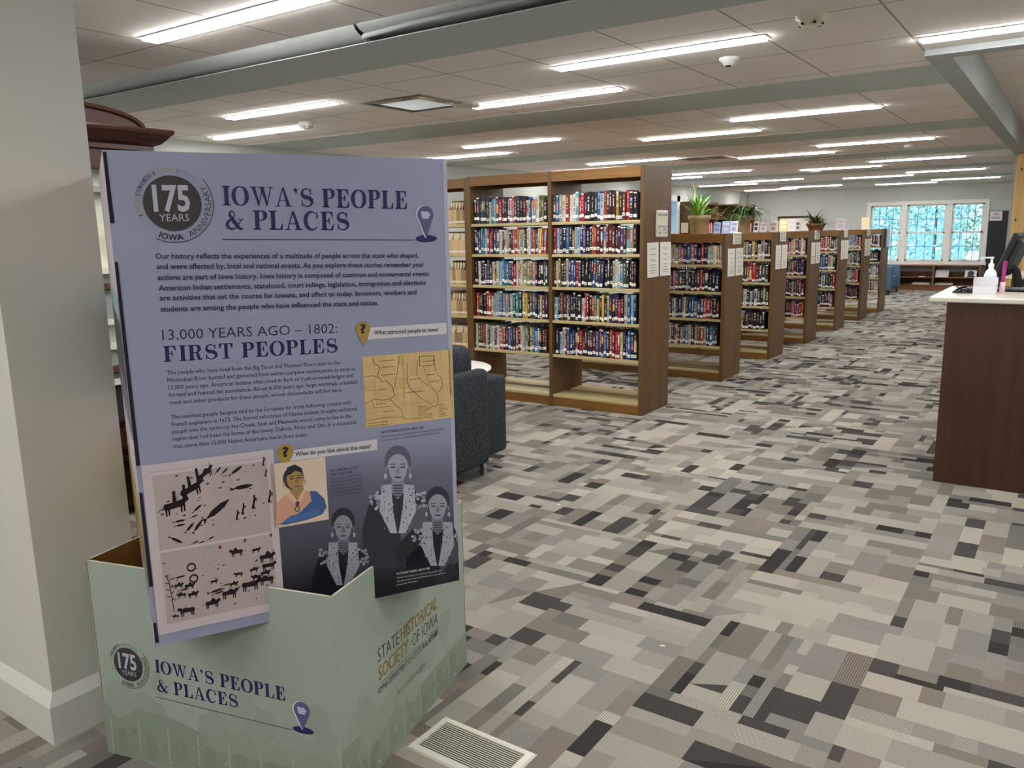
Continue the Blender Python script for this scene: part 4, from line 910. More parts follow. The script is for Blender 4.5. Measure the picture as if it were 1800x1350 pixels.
def sitter(cx, cy, s, dark, fade, seed, hairc):
    """a plain seated figure with strings of pale beads; cx, cy: chin in board artwork units, s: face height"""
    R = random.Random(seed); P = lambda x, y: HP(cx + x * s, cy + y * s)
    def pl(pts, col, l):
        w_ = [P(a, b_) for a, b_ in pts]; q.face([PZ(min(max(a, GU0), GU1), max(b_, GZ0)) + nP * l for a, b_ in w_], lin(col))
    pl([(-.62, .35), (-.3, .2), (.3, .2), (.66, .38), (.95, .75), (1.15, 1.6), (1.2, 2.9), (-1.15, 2.9), (-1.2, 1.6), (-.98, .8)], dark, .0009)
    pl([(.1, 1.0), (.9, .7), (1.1, 1.5), (.1, 2.2)], fade[3], .00095); pl([(-.15, 2.3), (.5, 1.6), (.85, 2.0), (.1, 2.8)], '2a2a32', .001)
    pl([(-.2, -.15), (.2, -.15), (.24, .35), (0, .6), (-.24, .35)], fade[1], .0011)
    pl(ell(0, -.66, .45, .56, 24)[:-1], hairc, .0012)
    pl([(.36 * math.sin(a) * (1 - .12 * (math.cos(a) < 0)), -.46 - .47 * math.cos(a)) for a in [2 * PI * k / 26 for k in range(26)]], fade[0], .0015)
    pl([(-.36, -.62), (-.2, -.95), (0, -1.02), (.2, -.95), (.36, -.62), (.34, -.98), (0, -1.18), (-.34, -.98)], hairc, .0017)
    for sx in (-1, 1):
        pl([(sx * .08, -.5), (sx * .26, -.5), (sx * .24, -.46), (sx * .1, -.455)], '2c2c34', .0019); pl([(sx * .06, -.6), (sx * .28, -.6), (sx * .27, -.57), (sx * .08, -.57)], '3c3c46', .0019)
        pl([(sx * .36, -.5), (sx * .42, -.5), (sx * .42, -.32), (sx * .37, -.32)], fade[1], .0014); pl(ell(sx * .42, -.18, .05, .1, 8)[:-1], fade[2], .0018)
    pl([(-.03, -.5), (.03, -.5), (.09, -.26), (-.09, -.26)], fade[1], .0018); pl([(-.13, -.15), (0, -.18), (.13, -.15), (.1, -.11), (-.1, -.11)], '45434c', .0019)
    for sx in (-1, 1):          # two hanging bands of beads
        c = sx * .36; pl([(sx * .22, .1), (sx * .55, .12), (sx * .62, 1.0), (sx * .25, 1.75), (sx * .02, 1.75), (sx * .16, 1.0)], fade[2], .0013)
        for k in range(34):
            y = R.uniform(.15, 1.65); x = sx * R.uniform(.16, .55 - .12 * max(0, y - 1)); d = R.uniform(.025, .05)
            pl([(x - d * .6, y), (x, y - d), (x + d * .6, y), (x, y + d)], R.choice((fade[3], '55555f', 'b9bac6')), .0016)
        for k in range(18):     # flowered shoulders
            y = R.uniform(.35, .95); x = sx * (R.uniform(.58, .95)); pl(ell(x, y, .055, .055, 7)[:-1], R.choice((fade[2], '8a8b98')), .0014)
    for k in range(5): pl([(-.16, .12 + .09 * k), (.16, .12 + .09 * k), (.15, .16 + .09 * k), (-.15, .16 + .09 * k)], '3d3d47', .0013)
sitter(699, 846, 52, '33343e', ('a3a4b6', '8c8da0', 'b4b5c6', '5d5e6c'), 1, '5e5f72')
sitter(769, 912, 47, '1d1d25', ('9a9baa', '7b7c8b', 'a4a5b6', '4a4b58'), 2, '3a3a46')
sitter(603, 948, 46, '191920', ('8d8e9e', '6e6f7f', '9c9dae', '44454f'), 3, '30303a')
q.build('studio_photograph', PRINT, fp)
q = MB()
lt(W, HP, 'HO-CHUNK WOMEN, ABOUT 1895', 697, 1010, 755, 1000, .0062, .012, 'd8d8e0', lift=.0022)
lt(W, HP, 'The Ho-Chunk nation are a Great Lakes people, some', 697, 1017, 777, 1003, .0052, 0, 'c8c8d2', lift=.0022); lt(W, HP, 'were forced into Iowa and Nebraska, but many still live in', 697, 1023, 783, 1007.5, .0052, 0, 'c8c8d2', lift=.0022); lt(W, HP, 'present-day Wisconsin.', 697, 1029, 733, 1022, .0052, 0, 'c8c8d2', lift=.0022)
W.flush(q); q.build('photo_caption', PRINT, fp); q = MB()
lt(W, HP, 'WATCHEMONNE, AN IOWAY', 580.5, 829.5, 631, 822.5, .0066, .012, INKD, lift=.0022); lt(W, HP, 'CHIEF, ABOUT 1838', 580.5, 836.5, 619, 831, .0066, .012, INKD, lift=.0022)
for k, s in enumerate(('Watchemonne was born in about', '1786. He was known for bravery', 'and communication skills. In 1837', 'he was among those invited to', 'negotiate the Ioways departure', 'from the land that became Iowa.')):
    lt(W, HP, s, 581 + .4 * k, 843 + 6.1 * k, 637 + .2 * k, 835 + 6 * k, .0054, 0, '33344a', lift=.0022)
W.flush(q); q.build('portrait_caption', PRINT, fp)
# portrait card
q = MB(); pc = [(483, 828), (569.6, 817.1), (574.4, 918.2), (488.4, 931.8)]
ua, ub, za, zb = .3195, .467, .799, .978
CP = lambda x, y: PZ(ua + (ub - ua) * x, za + (zb - za) * y)
def cpl(pts, col, l): q.face([CP(a, b_) + nP * l for a, b_ in pts], lin(col))
cpl(rc(0, 1, 0, 1), 'dcc9b4', .002)
cpl([(.02, .0 + .05), (.08, .4), (.2, .47), (.32, .52), (.6, .52), (.74, .46), (.9, .3), (.92, .12), (.7, .06)], 'd49f86', .0022)
cpl([(.02, .06), (.14, .06), (.5, .2), (.7, .34), (.68, .5), (.8, .48), (.94, .34), (.97, .2), (.88, .1), (.6, .05), (.2, .03)], '3f5f92', .0024)
cpl([(.12, .06), (.3, .16), (.6, .17), (.86, .2), (.8, .1), (.5, .06)], '4d70a6', .0026)
cpl([(.3, .5), (.34, .68), (.56, .68), (.58, .5), (.44, .38)], 'a08a5c', .0026); cpl([(.24, .5), (.32, .54), (.44, .38), (.38, .34)], 'e0b49c', .0028); cpl([(.62, .54), (.56, .54), (.44, .38), (.5, .35)], 'e0b49c', .0028)
cpl([(.4, .34), (.44, .38), (.48, .35), (.45, .26), (.42, .27)], '46506e', .0029); cpl(ell(.43, .25, .05, .05, 14)[:-1], '6a5540', .003); cpl(ell(.43, .25, .03, .03, 10)[:-1], 'b9a78a', .0032)
cpl([(.4 + .19 * math.cos(a), .74 + .18 * math.sin(a)) for a in [2 * PI * k / 24 for k in range(24)]], '3a3a3e', .0028)
cpl([(.43 + .15 * math.cos(a), .72 + .16 * math.sin(a)) for a in [2 * PI * k / 24 for k in range(24)]], 'a98d5a', .003)
cpl([(.26, .8), (.3, .92), (.44, .95), (.56, .88), (.58, .8), (.44, .85), (.34, .8)], '2a2c38', .0032)
for sx in (.37, .51): cpl([(sx - .04, .745), (sx + .04, .745), (sx + .03, .725), (sx - .03, .725)], '3c3020', .0033); cpl([(sx - .05, .775), (sx + .05, .78), (sx + .05, .765), (sx - .05, .76)], '4a3c26', .0033)
cpl([(.44, .75), (.47, .75), (.5, .66), (.42, .66)], '8f744a', .0033); cpl([(.39, .615), (.52, .615), (.5, .595), (.41, .595)], '7a4a38', .0033)
for dx in (.22, .6): cpl(ell(dx, .66, .025, .04, 8)[:-1], 'b7a878', .0031)
q.build('portrait_card', PRINT, fp)
# ledger drawing card
q = MB(); lu0, lu1, lz0, lz1 = .0115, .331, .565, 1.0185
DPt = lambda x, y: PZ(lu0 + (lu1 - lu0) * x, lz0 + (lz1 - lz0) * y)
def dpl(pts, col, l): q.face([DPt(a, b_) + nP * l for a, b_ in pts], lin(col))
dpl(rc(0, 1, 0, 1), 'c9bec2', .002); dpl(rc(.045, .965, .955, .958), 'a99fa2', .0022)
for y0, y1 in ((.5, .935), (.055, .485)):
    for i in range(6):
        k = rnd.uniform(-1.5, 1.5); dpl(rc(.07 + .145 * i, .07 + .145 * (i + 1), y0, y1), '%02x%02x%02x' % tuple(int(v + k) for v in (181, 168, 165)), .0024)
DK = '1f171b'; R = random.Random(17)
def beast(x, y, s, fl=1, horn=False, hump=.25, rider=False, rot=0.0):
    cr, sn_ = math.cos(rot), math.sin(rot)
    def T(p): a, b_ = p[0] * fl * s, p[1] * s * .72; return (x + a * cr - b_ * sn_, y + (a * sn_ + b_ * cr))
    dpl([T(p) for p in ((-.5, .1), (-.42, .3), (-.1, .28), (.1, .3 + hump * .3), (.35, .3), (.5, .42), (.62, .38), (.68, .22), (.5, .12), (.4, -.02), (-.4, -.02))], DK, .0028)
    for a in (-.42, -.3, .25, .38): dpl([T(p) for p in ((a, .05), (a + .1, .05), (a + .05, -.3), (a - .01, -.3))], DK, .0028)
    dpl([T(p) for p in ((-.5, .2), (-.48, .24), (-.72, .0), (-.74, .03))], DK, .0028)
    if horn: dpl([T(p) for p in ((.5, .4), (.54, .4), (.6, .62), (.56, .62))], DK, .0028)
    if rider: dpl([T(p) for p in ((-.05, .28), (.12, .28), (.14, .6), (.0, .62))], DK, .003); dpl([T(p) for p in ell(.08, .7, .08, .11, 10)[:-1]], DK, .003); dpl([T(p) for p in ((.4, .3), (.55, .36), (.62, .95), (.5, .98))], DK, .003)
def fish(x, y, L_, rot, wd=.2):
    c, s = math.cos(rot), math.sin(rot)
    pts = [(-.5, 0), (-.62, .1), (-.6, 0), (-.62, -.1), (-.5, 0), (-.2, wd * .5), (.2, wd * .5), (.5, 0), (.2, -wd * .5), (-.2, -wd * .5)]
    dpl([(x + (a * c - b_ * s) * L_, y + (a * s + b_ * c) * L_ * .72) for a, b_ in pts[4:]], DK, .0028); dpl([(x + (a * c - b_ * s) * L_, y + (a * s + b_ * c) * L_ * .72) for a, b_ in ((-.45, 0), (-.65, .12), (-.58, 0), (-.65, -.12))], DK, .0028)
beast(.21, .735, .17, 1, False, 0, True, .12); beast(.34, .815, .16, 1, False, 0, True, .3); beast(.46, .9, .11, 1, True, .6, False, .45)
for x, y, L_, r in ((.56, .92, .07, .8), (.61, .91, .07, .7), (.7, .905, .12, .55), (.74, .8, .17, .06), (.53, .69, .24, .62), (.38, .715, .09, .65), (.35, .67, .06, .3), (.31, .61, .1, .8), (.37, .61, .12, .9), (.2, .545, .11, -.6), (.34, .515, .06, .3), (.39, .51, .05, .2), (.46, .525, .06, .4), (.24, .655, .09, .05), (.24, .63, .08, .05)): fish(x, y, L_, r)
for x, y, L_ in ((.68, .63, .08), (.73, .66, .09), (.82, .69, .11), (.95, .71, .1), (.92, .93, .07), (.93, .86, .06)): beast(x, y, L_ * .7, 1, False, 0, False, 1.2)
for k in range(70):
    x = R.uniform(.09, .93); y = R.choice((R.uniform(.52, .92), R.uniform(.08, .47))); d = R.uniform(.004, .011)
    dpl([(x - d * R.uniform(1, 2.4), y), (x, y + d * .5), (x + d * R.uniform(1, 2), y + d * .3), (x, y - d * .6)], R.choice((DK, '4a3a3c', '6d5a58')), .0026)
for x, y, s, fl in ((.23, .105, .11, -1), (.42, .12, .1, 1), (.56, .16, .11, 1), (.73, .185, .13, 1), (.87, .2, .11, -1), (.88, .34, .11, 1), (.89, .285, .1, 1), (.86, .245, .07, 1), (.79, .23, .07, -1), (.2, .21, .06, -1), (.28, .2, .07, 1), (.26, .255, .07, 1), (.14, .09, .04, -1), (.65, .405, .09, -1), (.8, .4, .06, 1), (.18, .27, .06, 1), (.45, .255, .05, 1), (.6, .215, .06, 1), (.77, .28, .06, 1), (.65, .27, .06, -1)): beast(x, y, s * 1.05, fl, R.random() < .4, R.random())
for x, y, L_, r in ((.47, .2, .13, .12), (.48, .185, .09, .15), (.22, .245, .08, .1), (.2, .325, .09, .1), (.55, .225, .07, .1)): fish(x, y, L_, r, .16)
for x, y in ((.29, .37), (.3, .3)):
    for qd in strk(ell(x, y, .03, .022, 14), lambda s: .011): dpl(qd, DK, .0028)
for qd in strk([(.1, .34), (.115, .3), (.125, .2), (.128, .12)], lambda s: .006): dpl(qd, DK, .0028)
for k in range(8): fish(.1 + .03 * (k % 2), .34 - .02 * k, .04, 2.6 - 2 * (k % 2))
for x, y in ((.52, .46), (.93, .48), (.72, .475)): dpl(ell(x, y, .012, .012, 8)[:-1], '8c3a34', .0027)
q.build('ledger_drawing_card', PRINT, fp)
q = MB()
lt(W, HP, 'INK ON PAPER DRAWING, ABOUT 1830', 288.5, 1092.5, 374, 1075, .0068, .012, INKD); lt(W, HP, 'Wacochachi, a Meskwaki leader, drew scenes of important', 288.5, 1100, 402, 1077, .0054, 0, '3c3e56'); lt(W, HP, 'stories of his life and animals valued by the Meskwaki people.', 288.5, 1106.5, 408, 1082, .0054, 0, '3c3e56')
W.flush(q); q.build('drawing_caption', PRINT, fp)

# ---- printing on the base
PL = lambda u, v: Vector((*A, 0)) + dl * u + Vector((0, 0, v))
PR = lambda u, v: Vector((*F, 0)) + dr * u + Vector((0, 0, v))
q = MB()
ser(q, PL, nl, HL, "IOWA'S PEOPLE", 273.3, 1181, 503.3, 1232.2, .0415, '25265e'); ser(q, PL, nl, HL, "& PLACES", 276.7, 1214.4, 420, 1244.4, .0415, '25265e')
q.build('heading', PRINT, sl); q = MB()
poly(q, PL, nl, HL, [(274.4, 1224), (513.3, 1282), (513.3, 1283.4), (274.4, 1225.2)], '3c4a44', .001)
q.build('heading_rule', PRINT, sl)
anniversary(sl, PL, nl, HL, 225.6, 1167.8, .0545)
cu, cv = HL(530.7, 1247.8); pin(sl, PL, nl, cu, cv, .0255, .062, '565a86', 'state', 'location_emblem', 'dfe2e2', '23245c')
W = Words(PR, nr); q = MB()
lt(W, HR, 'STATE', 664.4, 1165, 701.5, 1131, .043, -.012, '2c332c'); lt(W, HR, 'HISTORICAL', 704.5, 1128, 768.5, 1068, .043, .014, '937b42')
lt(W, HR, 'SOCIETY', 665.6, 1197, 718.5, 1144.5, .043, .014, '937b42'); lt(W, HR, 'OF IOWA', 724.5, 1138, 769, 1096, .043, -.012, '2c332c')
lt(W, HR, 'IOWA DEPARTMENT OF', 665.6, 1220.4, 723.5, 1161.5, .02, 0, '2c332c'); lt(W, HR, 'CULTURAL AFFAIRS', 725.5, 1159.5, 770.4, 1113.3, .02, .022, '2c332c'); lt(W, HR, 'iowaculture.gov', 697.8, 1221.1, 746.7, 1171, .021, -.004, '47524a')
a_, b2 = HR(666, 1204.5), HR(770, 1101.5); q.face([PR(a_[0], a_[1]) + nr * .001, PR(b2[0], b2[1]) + nr * .001, PR(b2[0], b2[1] + .0022) + nr * .001, PR(a_[0], a_[1] + .0022) + nr * .001], lin('5a655a'))
W.flush(q); q.build('society_lettering', PRINT, sr)
# faded street scene printed along the foot of both walls
def scene(parent, Pf, n, wd, seed, roof):
    q = MB(); R = random.Random(seed); g = lambda s: lin(s)
    def gp(pts, col, l=.0005): q.face([Pf(a, b_) + n * l for a, b_ in pts], lin(col))
    gp([(0, .002), (wd, .002), (wd, .13), (wd * .55, .12), (wd * .3, .17), (0, .18)], '899887')
    for k in range(18):     # soft tree masses
        x = R.uniform(0, wd); y = R.uniform(.14, .27); r = R.uniform(.03, .07); x = min(max(x, r), wd - r)
        gp([(x + r * math.cos(a) * R.uniform(.7, 1.1), y + r * math.sin(a) * R.uniform(.7, 1.1)) for a in [2 * PI * i / 12 for i in range(12)]], R.choice(('94a395', '91a092', '97a598')), .0004 + .00002 * k)
    gp(roof, '92a090', .0012)
    for k in range(7):
        x = .02 + wd * .13 * k; gp([(x, .01), (x + .008, .01), (x + .01, .13), (x + .004, .13)], '9fac9b', .0014)
        gp([(x + .03, .02), (x + .065, .02), (x + .065, .1), (x + .03, .1)], '84937f', .0013)
    for k in range(30):
        x = R.uniform(.01, wd - .04); y = R.uniform(.005, .09); gp([(x, y), (x + R.uniform(.01, .03), y + R.uniform(-.01, .02)), (x + R.uniform(.0, .02), y + R.uniform(.01, .03))], R.choice(('7f8e7b', 'a5b1a0', '8b9986')), .0016)
    q.build('faded_street_scene', PRINT, parent)
scene(sl, PL, nl, .842, 5, [(.36, .09), (.42, .16), (.8, .15), (.842, .1)]); scene(sr, PR, nr, .822, 6, [(.02, .04), (.12, .17), (.34, .22), (.52, .27), (.48, .2), (.3, .14)])

# ------------------------------------------------------------------ floor register
t = thing('floor_register', 'white slotted floor register set in the carpet beside the exhibit stand', 'vent', (-1.41, 1.74, 0))
x0, x1, y0, y1 = -1.577, -1.215, 1.655, 1.85
q = MB(); fr = .027; rg = lambda d, z: [(x0 + d, y0 + d, z), (x1 - d, y0 + d, z), (x1 - d, y1 - d, z), (x0 + d, y1 - d, z)]
q.grid([rg(0, .0005), rg(.006, .006), rg(fr, .008), rg(fr, .001)], None, False, True); q.build('frame', mat('white enamel register', 'd9d4c8', .35), t)
q = MB(); q.box(x0 + fr, x1 - fr, y0 + fr, y1 - fr, .0004, .001); q.build('duct_shade', DARK, t)  # flat black sheet, paints the dark of the opening below the slats
q = MB(); n_ = 16
for k in range(n_ + 1):
    y = y0 + fr + (y1 - y0 - 2 * fr) * k / n_; q.box(x0 + fr, x1 - fr, y - .0013, y + .0013, .0045, .007)
q.build('slats', MATS['white enamel register'], t)
# scraps on the carpet
for k, (x, y) in enumerate(((-1.18, 2.66), (-2.37, 3.85))):
    q = MB(); q.extrude([(x, y, .0006), (x + .022, y + .004, .0006), (x + .02, y + .012, .0006), (x + .006, y + .009, .0006)], (0, 0, .0015)); tag(q.build('paper_scrap', PAPER), ['tiny white paper scrap on the carpet near the floor register', 'tiny white paper scrap on the carpet nearer the armchair'][k], 'scrap')

# ------------------------------------------------------------------ armchair behind the stand
def fabric(name, c1, c2):
    mt = bpy.data.materials.new(name); mt.use_nodes = True; nt = mt.node_tree; N = nt.nodes.new; L = nt.links.new; b = nt.nodes['Principled BSDF']; b.inputs['Roughness'].default_value = .95; b.inputs['Specular IOR Level'].default_value = .1
    tc = N('ShaderNodeTexCoord'); n1 = N('ShaderNodeTexNoise'); n1.inputs['Scale'].default_value = 170; n1.inputs['Detail'].default_value = 3; rp = N('ShaderNodeValToRGB')
    rp.color_ramp.elements[0].position = .36; rp.color_ramp.elements[1].position = .66; rp.color_ramp.elements[0].color = (*lin(c1), 1); rp.color_ramp.elements[1].color = (*lin(c2), 1)
    bp = N('ShaderNodeBump'); bp.inputs['Strength'].default_value = .3; bp.inputs['Distance'].default_value = .004
    L(tc.outputs['Object'], n1.inputs['Vector']); L(n1.outputs['Fac'], rp.inputs[0]); L(rp.outputs[0], b.inputs['Base Color']); L(n1.outputs['Fac'], bp.inputs['Height']); L(bp.outputs[0], b.inputs['Normal']); return mt
def rbox(name, mt, parent, x0, x1, y0, y1, z0, z1, r, seg=4):
    q = MB(); q.box(x0, x1, y0, y1, z0, z1); o = q.build(name, mt, parent)
    md = o.modifiers.new('round', 'BEVEL'); md.width = r; md.segments = seg; md.limit_method = 'NONE'
    for p in o.data.polygons: p.use_smooth = True
    return o
GREY = fabric('charcoal tweed', '191b1f', '4d5157')
t = thing('armchair', 'charcoal tweed armchair seen from behind, just past the exhibit stand', 'armchair', (-3.4, 3.55, 0))
rbox('back', GREY, t, -3.15, -3.05, 2.72, 4.135, .085, .715, .035)
rbox('back_cushion', GREY, t, -3.36, -3.155, 2.75, 4.13, .45, .862, .07, 5)
rbox('arm', GREY, t, -3.95, -3.105, 4.142, 4.41, .10, .63, .03); rbox('arm', GREY, t, -3.95, -3.13, 2.53, 2.70, .10, .635, .03)
rbox('seat', GREY, t, -3.95, -3.16, 2.71, 4.13, .12, .44, .04)
for x, y in ((-3.09, 4.10), (-3.09, 2.78), (-3.88, 4.30), (-3.88, 2.62)): bx('leg', STEEL, t, x - .018, x + .018, y - .018, y + .018, 0, .10)
t = thing('round_table', 'white round-topped table behind the charcoal armchair', 'table', (-4.15, 4.95, 0))
q = MB(); q.lathe(-4.15, 4.95, [(.40, .485), (.42, .495), (.42, .51), (.41, .516), (0, .516)], 48); q.build('tabletop', WHITE, t)
q = MB(); q.lathe(-4.15, 4.95, [(.25, 0), (.24, .015), (.04, .03), (.035, .485)], 24); q.build('pedestal', STEEL, t)

# ------------------------------------------------------------------ dark cabinet behind the pillar
cb = thing('display_cabinet', 'dark cherry cabinet with an arched pediment, behind the pale pillar', 'cabinet', (-4.55, 2.2, 0))
cx0, cx1, cy0, cy1 = -4.85, -4.36, 1.5, 2.72
q = MB(); q.box(cx1 - .11, cx1 - .09, cy0 + .04, cy1 - .04, .5, 1.96); q.build('back_board', mat('pale sage backing', 'c3c8bd', .8), cb)
for y in (cy0, cy1 - .04): bx('side_panel', CHERRY, cb, cx0, cx1, y, y + .04, 0, 2.05)
q = MB(); q.box(cx0, cx1, cy0 + .04, cy1 - .04, .06, .56); q.build('base_cupboard', mat('very dark cherry', '1d0f0b', .3), cb)
bx('drawer_front', CHERRY, cb, cx1, cx1 + .02, cy0 + .05, cy1 - .05, .40, .52); 
for z in (.335, .355, .385): bx('moulding', STEEL if z != .355 else CHERRY, cb, cx1, cx1 + .022, cy0 + .04, cy1 - .04, z, z + .008)
bx('frieze', CHERRY, cb, cx0, cx1 + .005, cy0, cy1, 1.955, 2.06)
q = MB(); pr = [(0, 2.05), (.02, 2.06), (.02, 2.085), (.05, 2.10), (.075, 2.125), (.09, 2.145), (.10, 2.15), (.105, 2.165), (.10, 2.175), (0, 2.178)]
q.grid([[(cx0, cy1 + d, z), (cx1 + d, cy1 + d, z), (cx1 + d, cy0 - d, z), (cx0, cy0 - d, z)] for d, z in pr], None, False); q.face([(cx0, cy1, 2.178), (cx1, cy1, 2.178), (cx1, cy0, 2.178), (cx0, cy0, 2.178)]); q.build('cornice', CHERRY, cb)
q = MB(); cyy = (cy0 + cy1) / 2 + .18; arch = [(cx1 - .02, cyy + .42 * math.cos(a), 2.178 + .10 * math.sin(a)) for a in [PI * k / 20 for k in range(21)]]
q.extrude(arch, (-.12, 0, 0)); pd = q.build('pediment', CHERRY, cb)
q = MB(); q.tube([(p[0] + .004, p[1], p[2] + .004) for p in arch], .014, 8); q.build('arch_moulding', mat('glossy cherry', '3c261c', .2), pd)
for z, c, d in ((1.86, '8a8c84', .3), (1.42, 'd9d6c8', .34), (1.335, '5a3520', .36), (1.14, 'd8d5cb', .4), (1.0, 'd5d2c4', .38), (.87, '5a3520', .36), (.80, 'd0d0cc', .4)):
    bx('shelf', mat('shelf ' + c, c, .5), cb, cx1 - .089, cx1 - .03 + (d - .3) * .2, cy0 + .04, cy1 - .04, z - .03, z)
for nm, lab, y0_, y1_, z0, z1, c in (('card_box', 'cream box on the upper shelf of the dark cabinet', 2.3, 2.66, 1.4206, 1.66, 'd5cfbd'), ('framed_photo', 'grey photograph on the middle shelf of the dark cabinet', 2.2, 2.66, 1.1406, 1.3, '8d9090'), ('storage_box', 'dark grey box low in the dark cabinet', 2.2, 2.66, .8006, .83, '6a6f6c'), ('framed_photo', 'small black and white photograph at the foot of the dark cabinet', 2.3, 2.6, .5606, .75, '26282c')):
    o = MB(); o.box(cx1 - .08, cx1 - .05, y0_, y1_, z0, z1); ob = o.build(nm, mat(nm + c, c, .6, noise=.5, nscale=9), None, (cx1 - .065, (y0_ + y1_) / 2, z0)); tag(ob, lab, nm.split('_')[1] if 'photo' not in nm else 'photograph')

# ------------------------------------------------------------------ service desk
dk = thing('service_desk', 'dark walnut service desk with a white counter, beside the aisle', 'desk', (.6, 5.9, 0))
q = MB(); q.box(-.604, 2.4, 5.465, 5.50, .004, 1.118); q.box(-.604, -.57, 5.50, 6.36, .004, 1.118); q.build('front_panel', WALNUT, dk)
q = MB(); q.box(-.57, 2.4, 5.50, 6.36, .02, 1.0); q.build('carcass', mat('desk carcass', '2c1d16', .6), dk)
q = MB(); q.box(-.70, 2.4, 5.445, 6.46, 1.118, 1.150, bev=.006); q.build('countertop', mat('white quartz', 'd2cfc4', .25), dk)
CT = 1.1506
t = thing('computer_mouse', 'black computer mouse on the corner of the white counter', 'mouse', (-.565, 5.82, CT))
q = MB(); rows = []
for k in range(9):
    s = k / 8; rr = math.sin(PI * min(.98, max(.02, s))) ** .5; x = -.62 + .115 * s
    rows.append([(x, 5.82 + .032 * rr * math.cos(a), CT + .036 * rr * (.75 + .5 * math.sin(PI * s * .8)) * max(0, math.sin(a))) for a in [PI * j / 8 for j in range(9)]])
q.grid(rows); q.build('shell', mat('glossy black', '101113', .15), t)
bx('scroll_wheel', mat('wheel grey', '44474a', .5), t, -.60, -.588, 5.816, 5.824, CT + .033, CT + .041)
t = thing('keyboard', 'black and grey computer keyboard on the white counter behind the mouse', 'keyboard', (-.42, 6.12, CT))
bx('tray', BLACK, t, -.56, -.12, 6.0, 6.15, CT, CT + .016, bev=.004)
q = MB()
for i in range(5):
    for j in range(15): q.box(-.55 + .028 * j, -.55 + .028 * j + .024, 6.008 + .027 * i, 6.008 + .027 * i + .022, CT + .0162, CT + .022)
q.build('keys', mat('grey keys', '6a6d70', .5), t)
t = thing('acrylic_holder', 'clear acrylic card holder on the white counter in front of the pump bottle', 'holder', (-.44, 5.79, CT))
q = MB(); q.box(-.50, -.375, 5.74, 5.744, CT, CT + .05); q.box(-.50, -.375, 5.84, 5.844, CT, CT + .10); q.box(-.50, -.496, 5.744, 5.84, CT, CT + .10); q.box(-.379, -.375, 5.744, 5.84, CT, CT + .06); q.build('tray', mat('frosted acrylic', 'd4d3da', .25), t)
tag(bx('card_stack', PAPER, None, -.492, -.383, 5.748, 5.836, CT + .0006, CT + .045), 'stack of white cards inside the clear holder on the counter', 'cards')
t = thing('pump_bottle', 'white hand sanitizer pump bottle with a pale blue label on the counter', 'bottle', (-.425, 5.92, CT))
q = MB(); q.lathe(-.425, 5.92, [(.034, CT), (.036, CT + .01), (.036, CT + .105), (.03, CT + .13), (.014, CT + .15), (.014, CT + .165)], 24); q.build('bottle', mat('translucent white', 'dfe2e6', .3), t)
q = MB(); q.lathe(-.425, 5.92, [(.0365, CT + .025), (.0367, CT + .1), (.0365, CT + .1)], 24); q.build('label', mat('pale blue label', 'b9c4de', .5), t)
q = MB(); q.lathe(-.425, 5.92, [(.016, CT + .16), (.016, CT + .18), (.007, CT + .183), (.007, CT + .21), (.012, CT + .212), (.012, CT + .222), (0, CT + .224)], 16); q.tube([(-.425, 5.92, CT + .217), (-.48, 5.91, CT + .218), (-.488, 5.91, CT + .208)], .005, 8); q.build('pump_head', WHITE, t)
t = thing('pen', 'magenta pen standing upright on the counter beside the pump bottle', 'pen', (-.375, 5.86, CT))
q = MB(); q.tube([(-.355, 5.87, CT + .002), (-.348, 5.872, CT + .2)], [.009, .011], 10); q.build('barrel', mat('magenta', '9c2c74', .3), t)
q = MB(); q.lathe(-.352, 5.87, [(.016, CT), (.016, CT + .07), (.012, CT + .07), (.012, CT + .005)], 16); q.build('stand', mat('clear pink stand', 'cfa9b4', .2), t)
t = thing('computer_monitor', 'black computer monitor turned away on a stand at the back of the counter', 'monitor', (-.33, 6.25, CT))
Mm = Matrix.Translation((-.345, 6.30, CT + .225)) @ Matrix.Rotation(math.radians(-97), 4, 'Z') @ Matrix.Rotation(math.radians(-20), 4, 'X')
q = MB(); q.box(-.215, .215, -.012, .022, -.15, .15, M=Mm, bev=.008); sc_ = q.build('screen_case', BLACK, t)
q = MB(); q.box(-.15, .15, .0, .05, -.10, .12, M=Mm, bev=.02); q.build('back_shell', mat('charcoal shell', '26282a', .5), t)
Mn = Mm
q = MB(); q.tube([(-.335, 6.3, CT + .16), (-.31, 6.31, CT + .12), (-.29, 6.32, CT + .01)], [.022, .025, .032], 10); q.build('neck', BLACK, t)
q = MB(); q.box(-.39, -.17, 6.2, 6.40, CT, CT + .011, bev=.005); q.build('foot', BLACK, t)
q = MB(); q.tube([(-.40, 6.30, CT + .10), (-.425, 6.33, CT + .05), (-.415, 6.41, CT + .004), (-.3, 6.43, CT + .004)], .004, 6); tag(q.build('power_cable', BLACK), 'thin black cable looping down behind the monitor stand', 'cable')
t = thing('book_stand', 'grey slanted reading stand at the back of the white counter', 'stand', (-.18, 6.4, CT))
q = MB(); q.extrude([(-.27, 6.38, CT + .07), (-.12, 6.38, CT + .19), (-.11, 6.38, CT + .18), (-.25, 6.38, CT + .06)], (0, .25, 0)); q.build('ledge', mat('grey ledge', '8e9295', .5), t)
q = MB(); q.box(-.21, -.19, 6.44, 6.46, CT, CT + .12); q.box(-.16, -.14, 6.44, 6.46, CT, CT + .14); q.build('prop', mat('grey ledge', '8e9295', .5), t)
t = thing('pumpkin', 'small orange pumpkin on the counter under the reading stand', 'pumpkin', (-.165, 6.35, CT))
q = MB(); rows = []
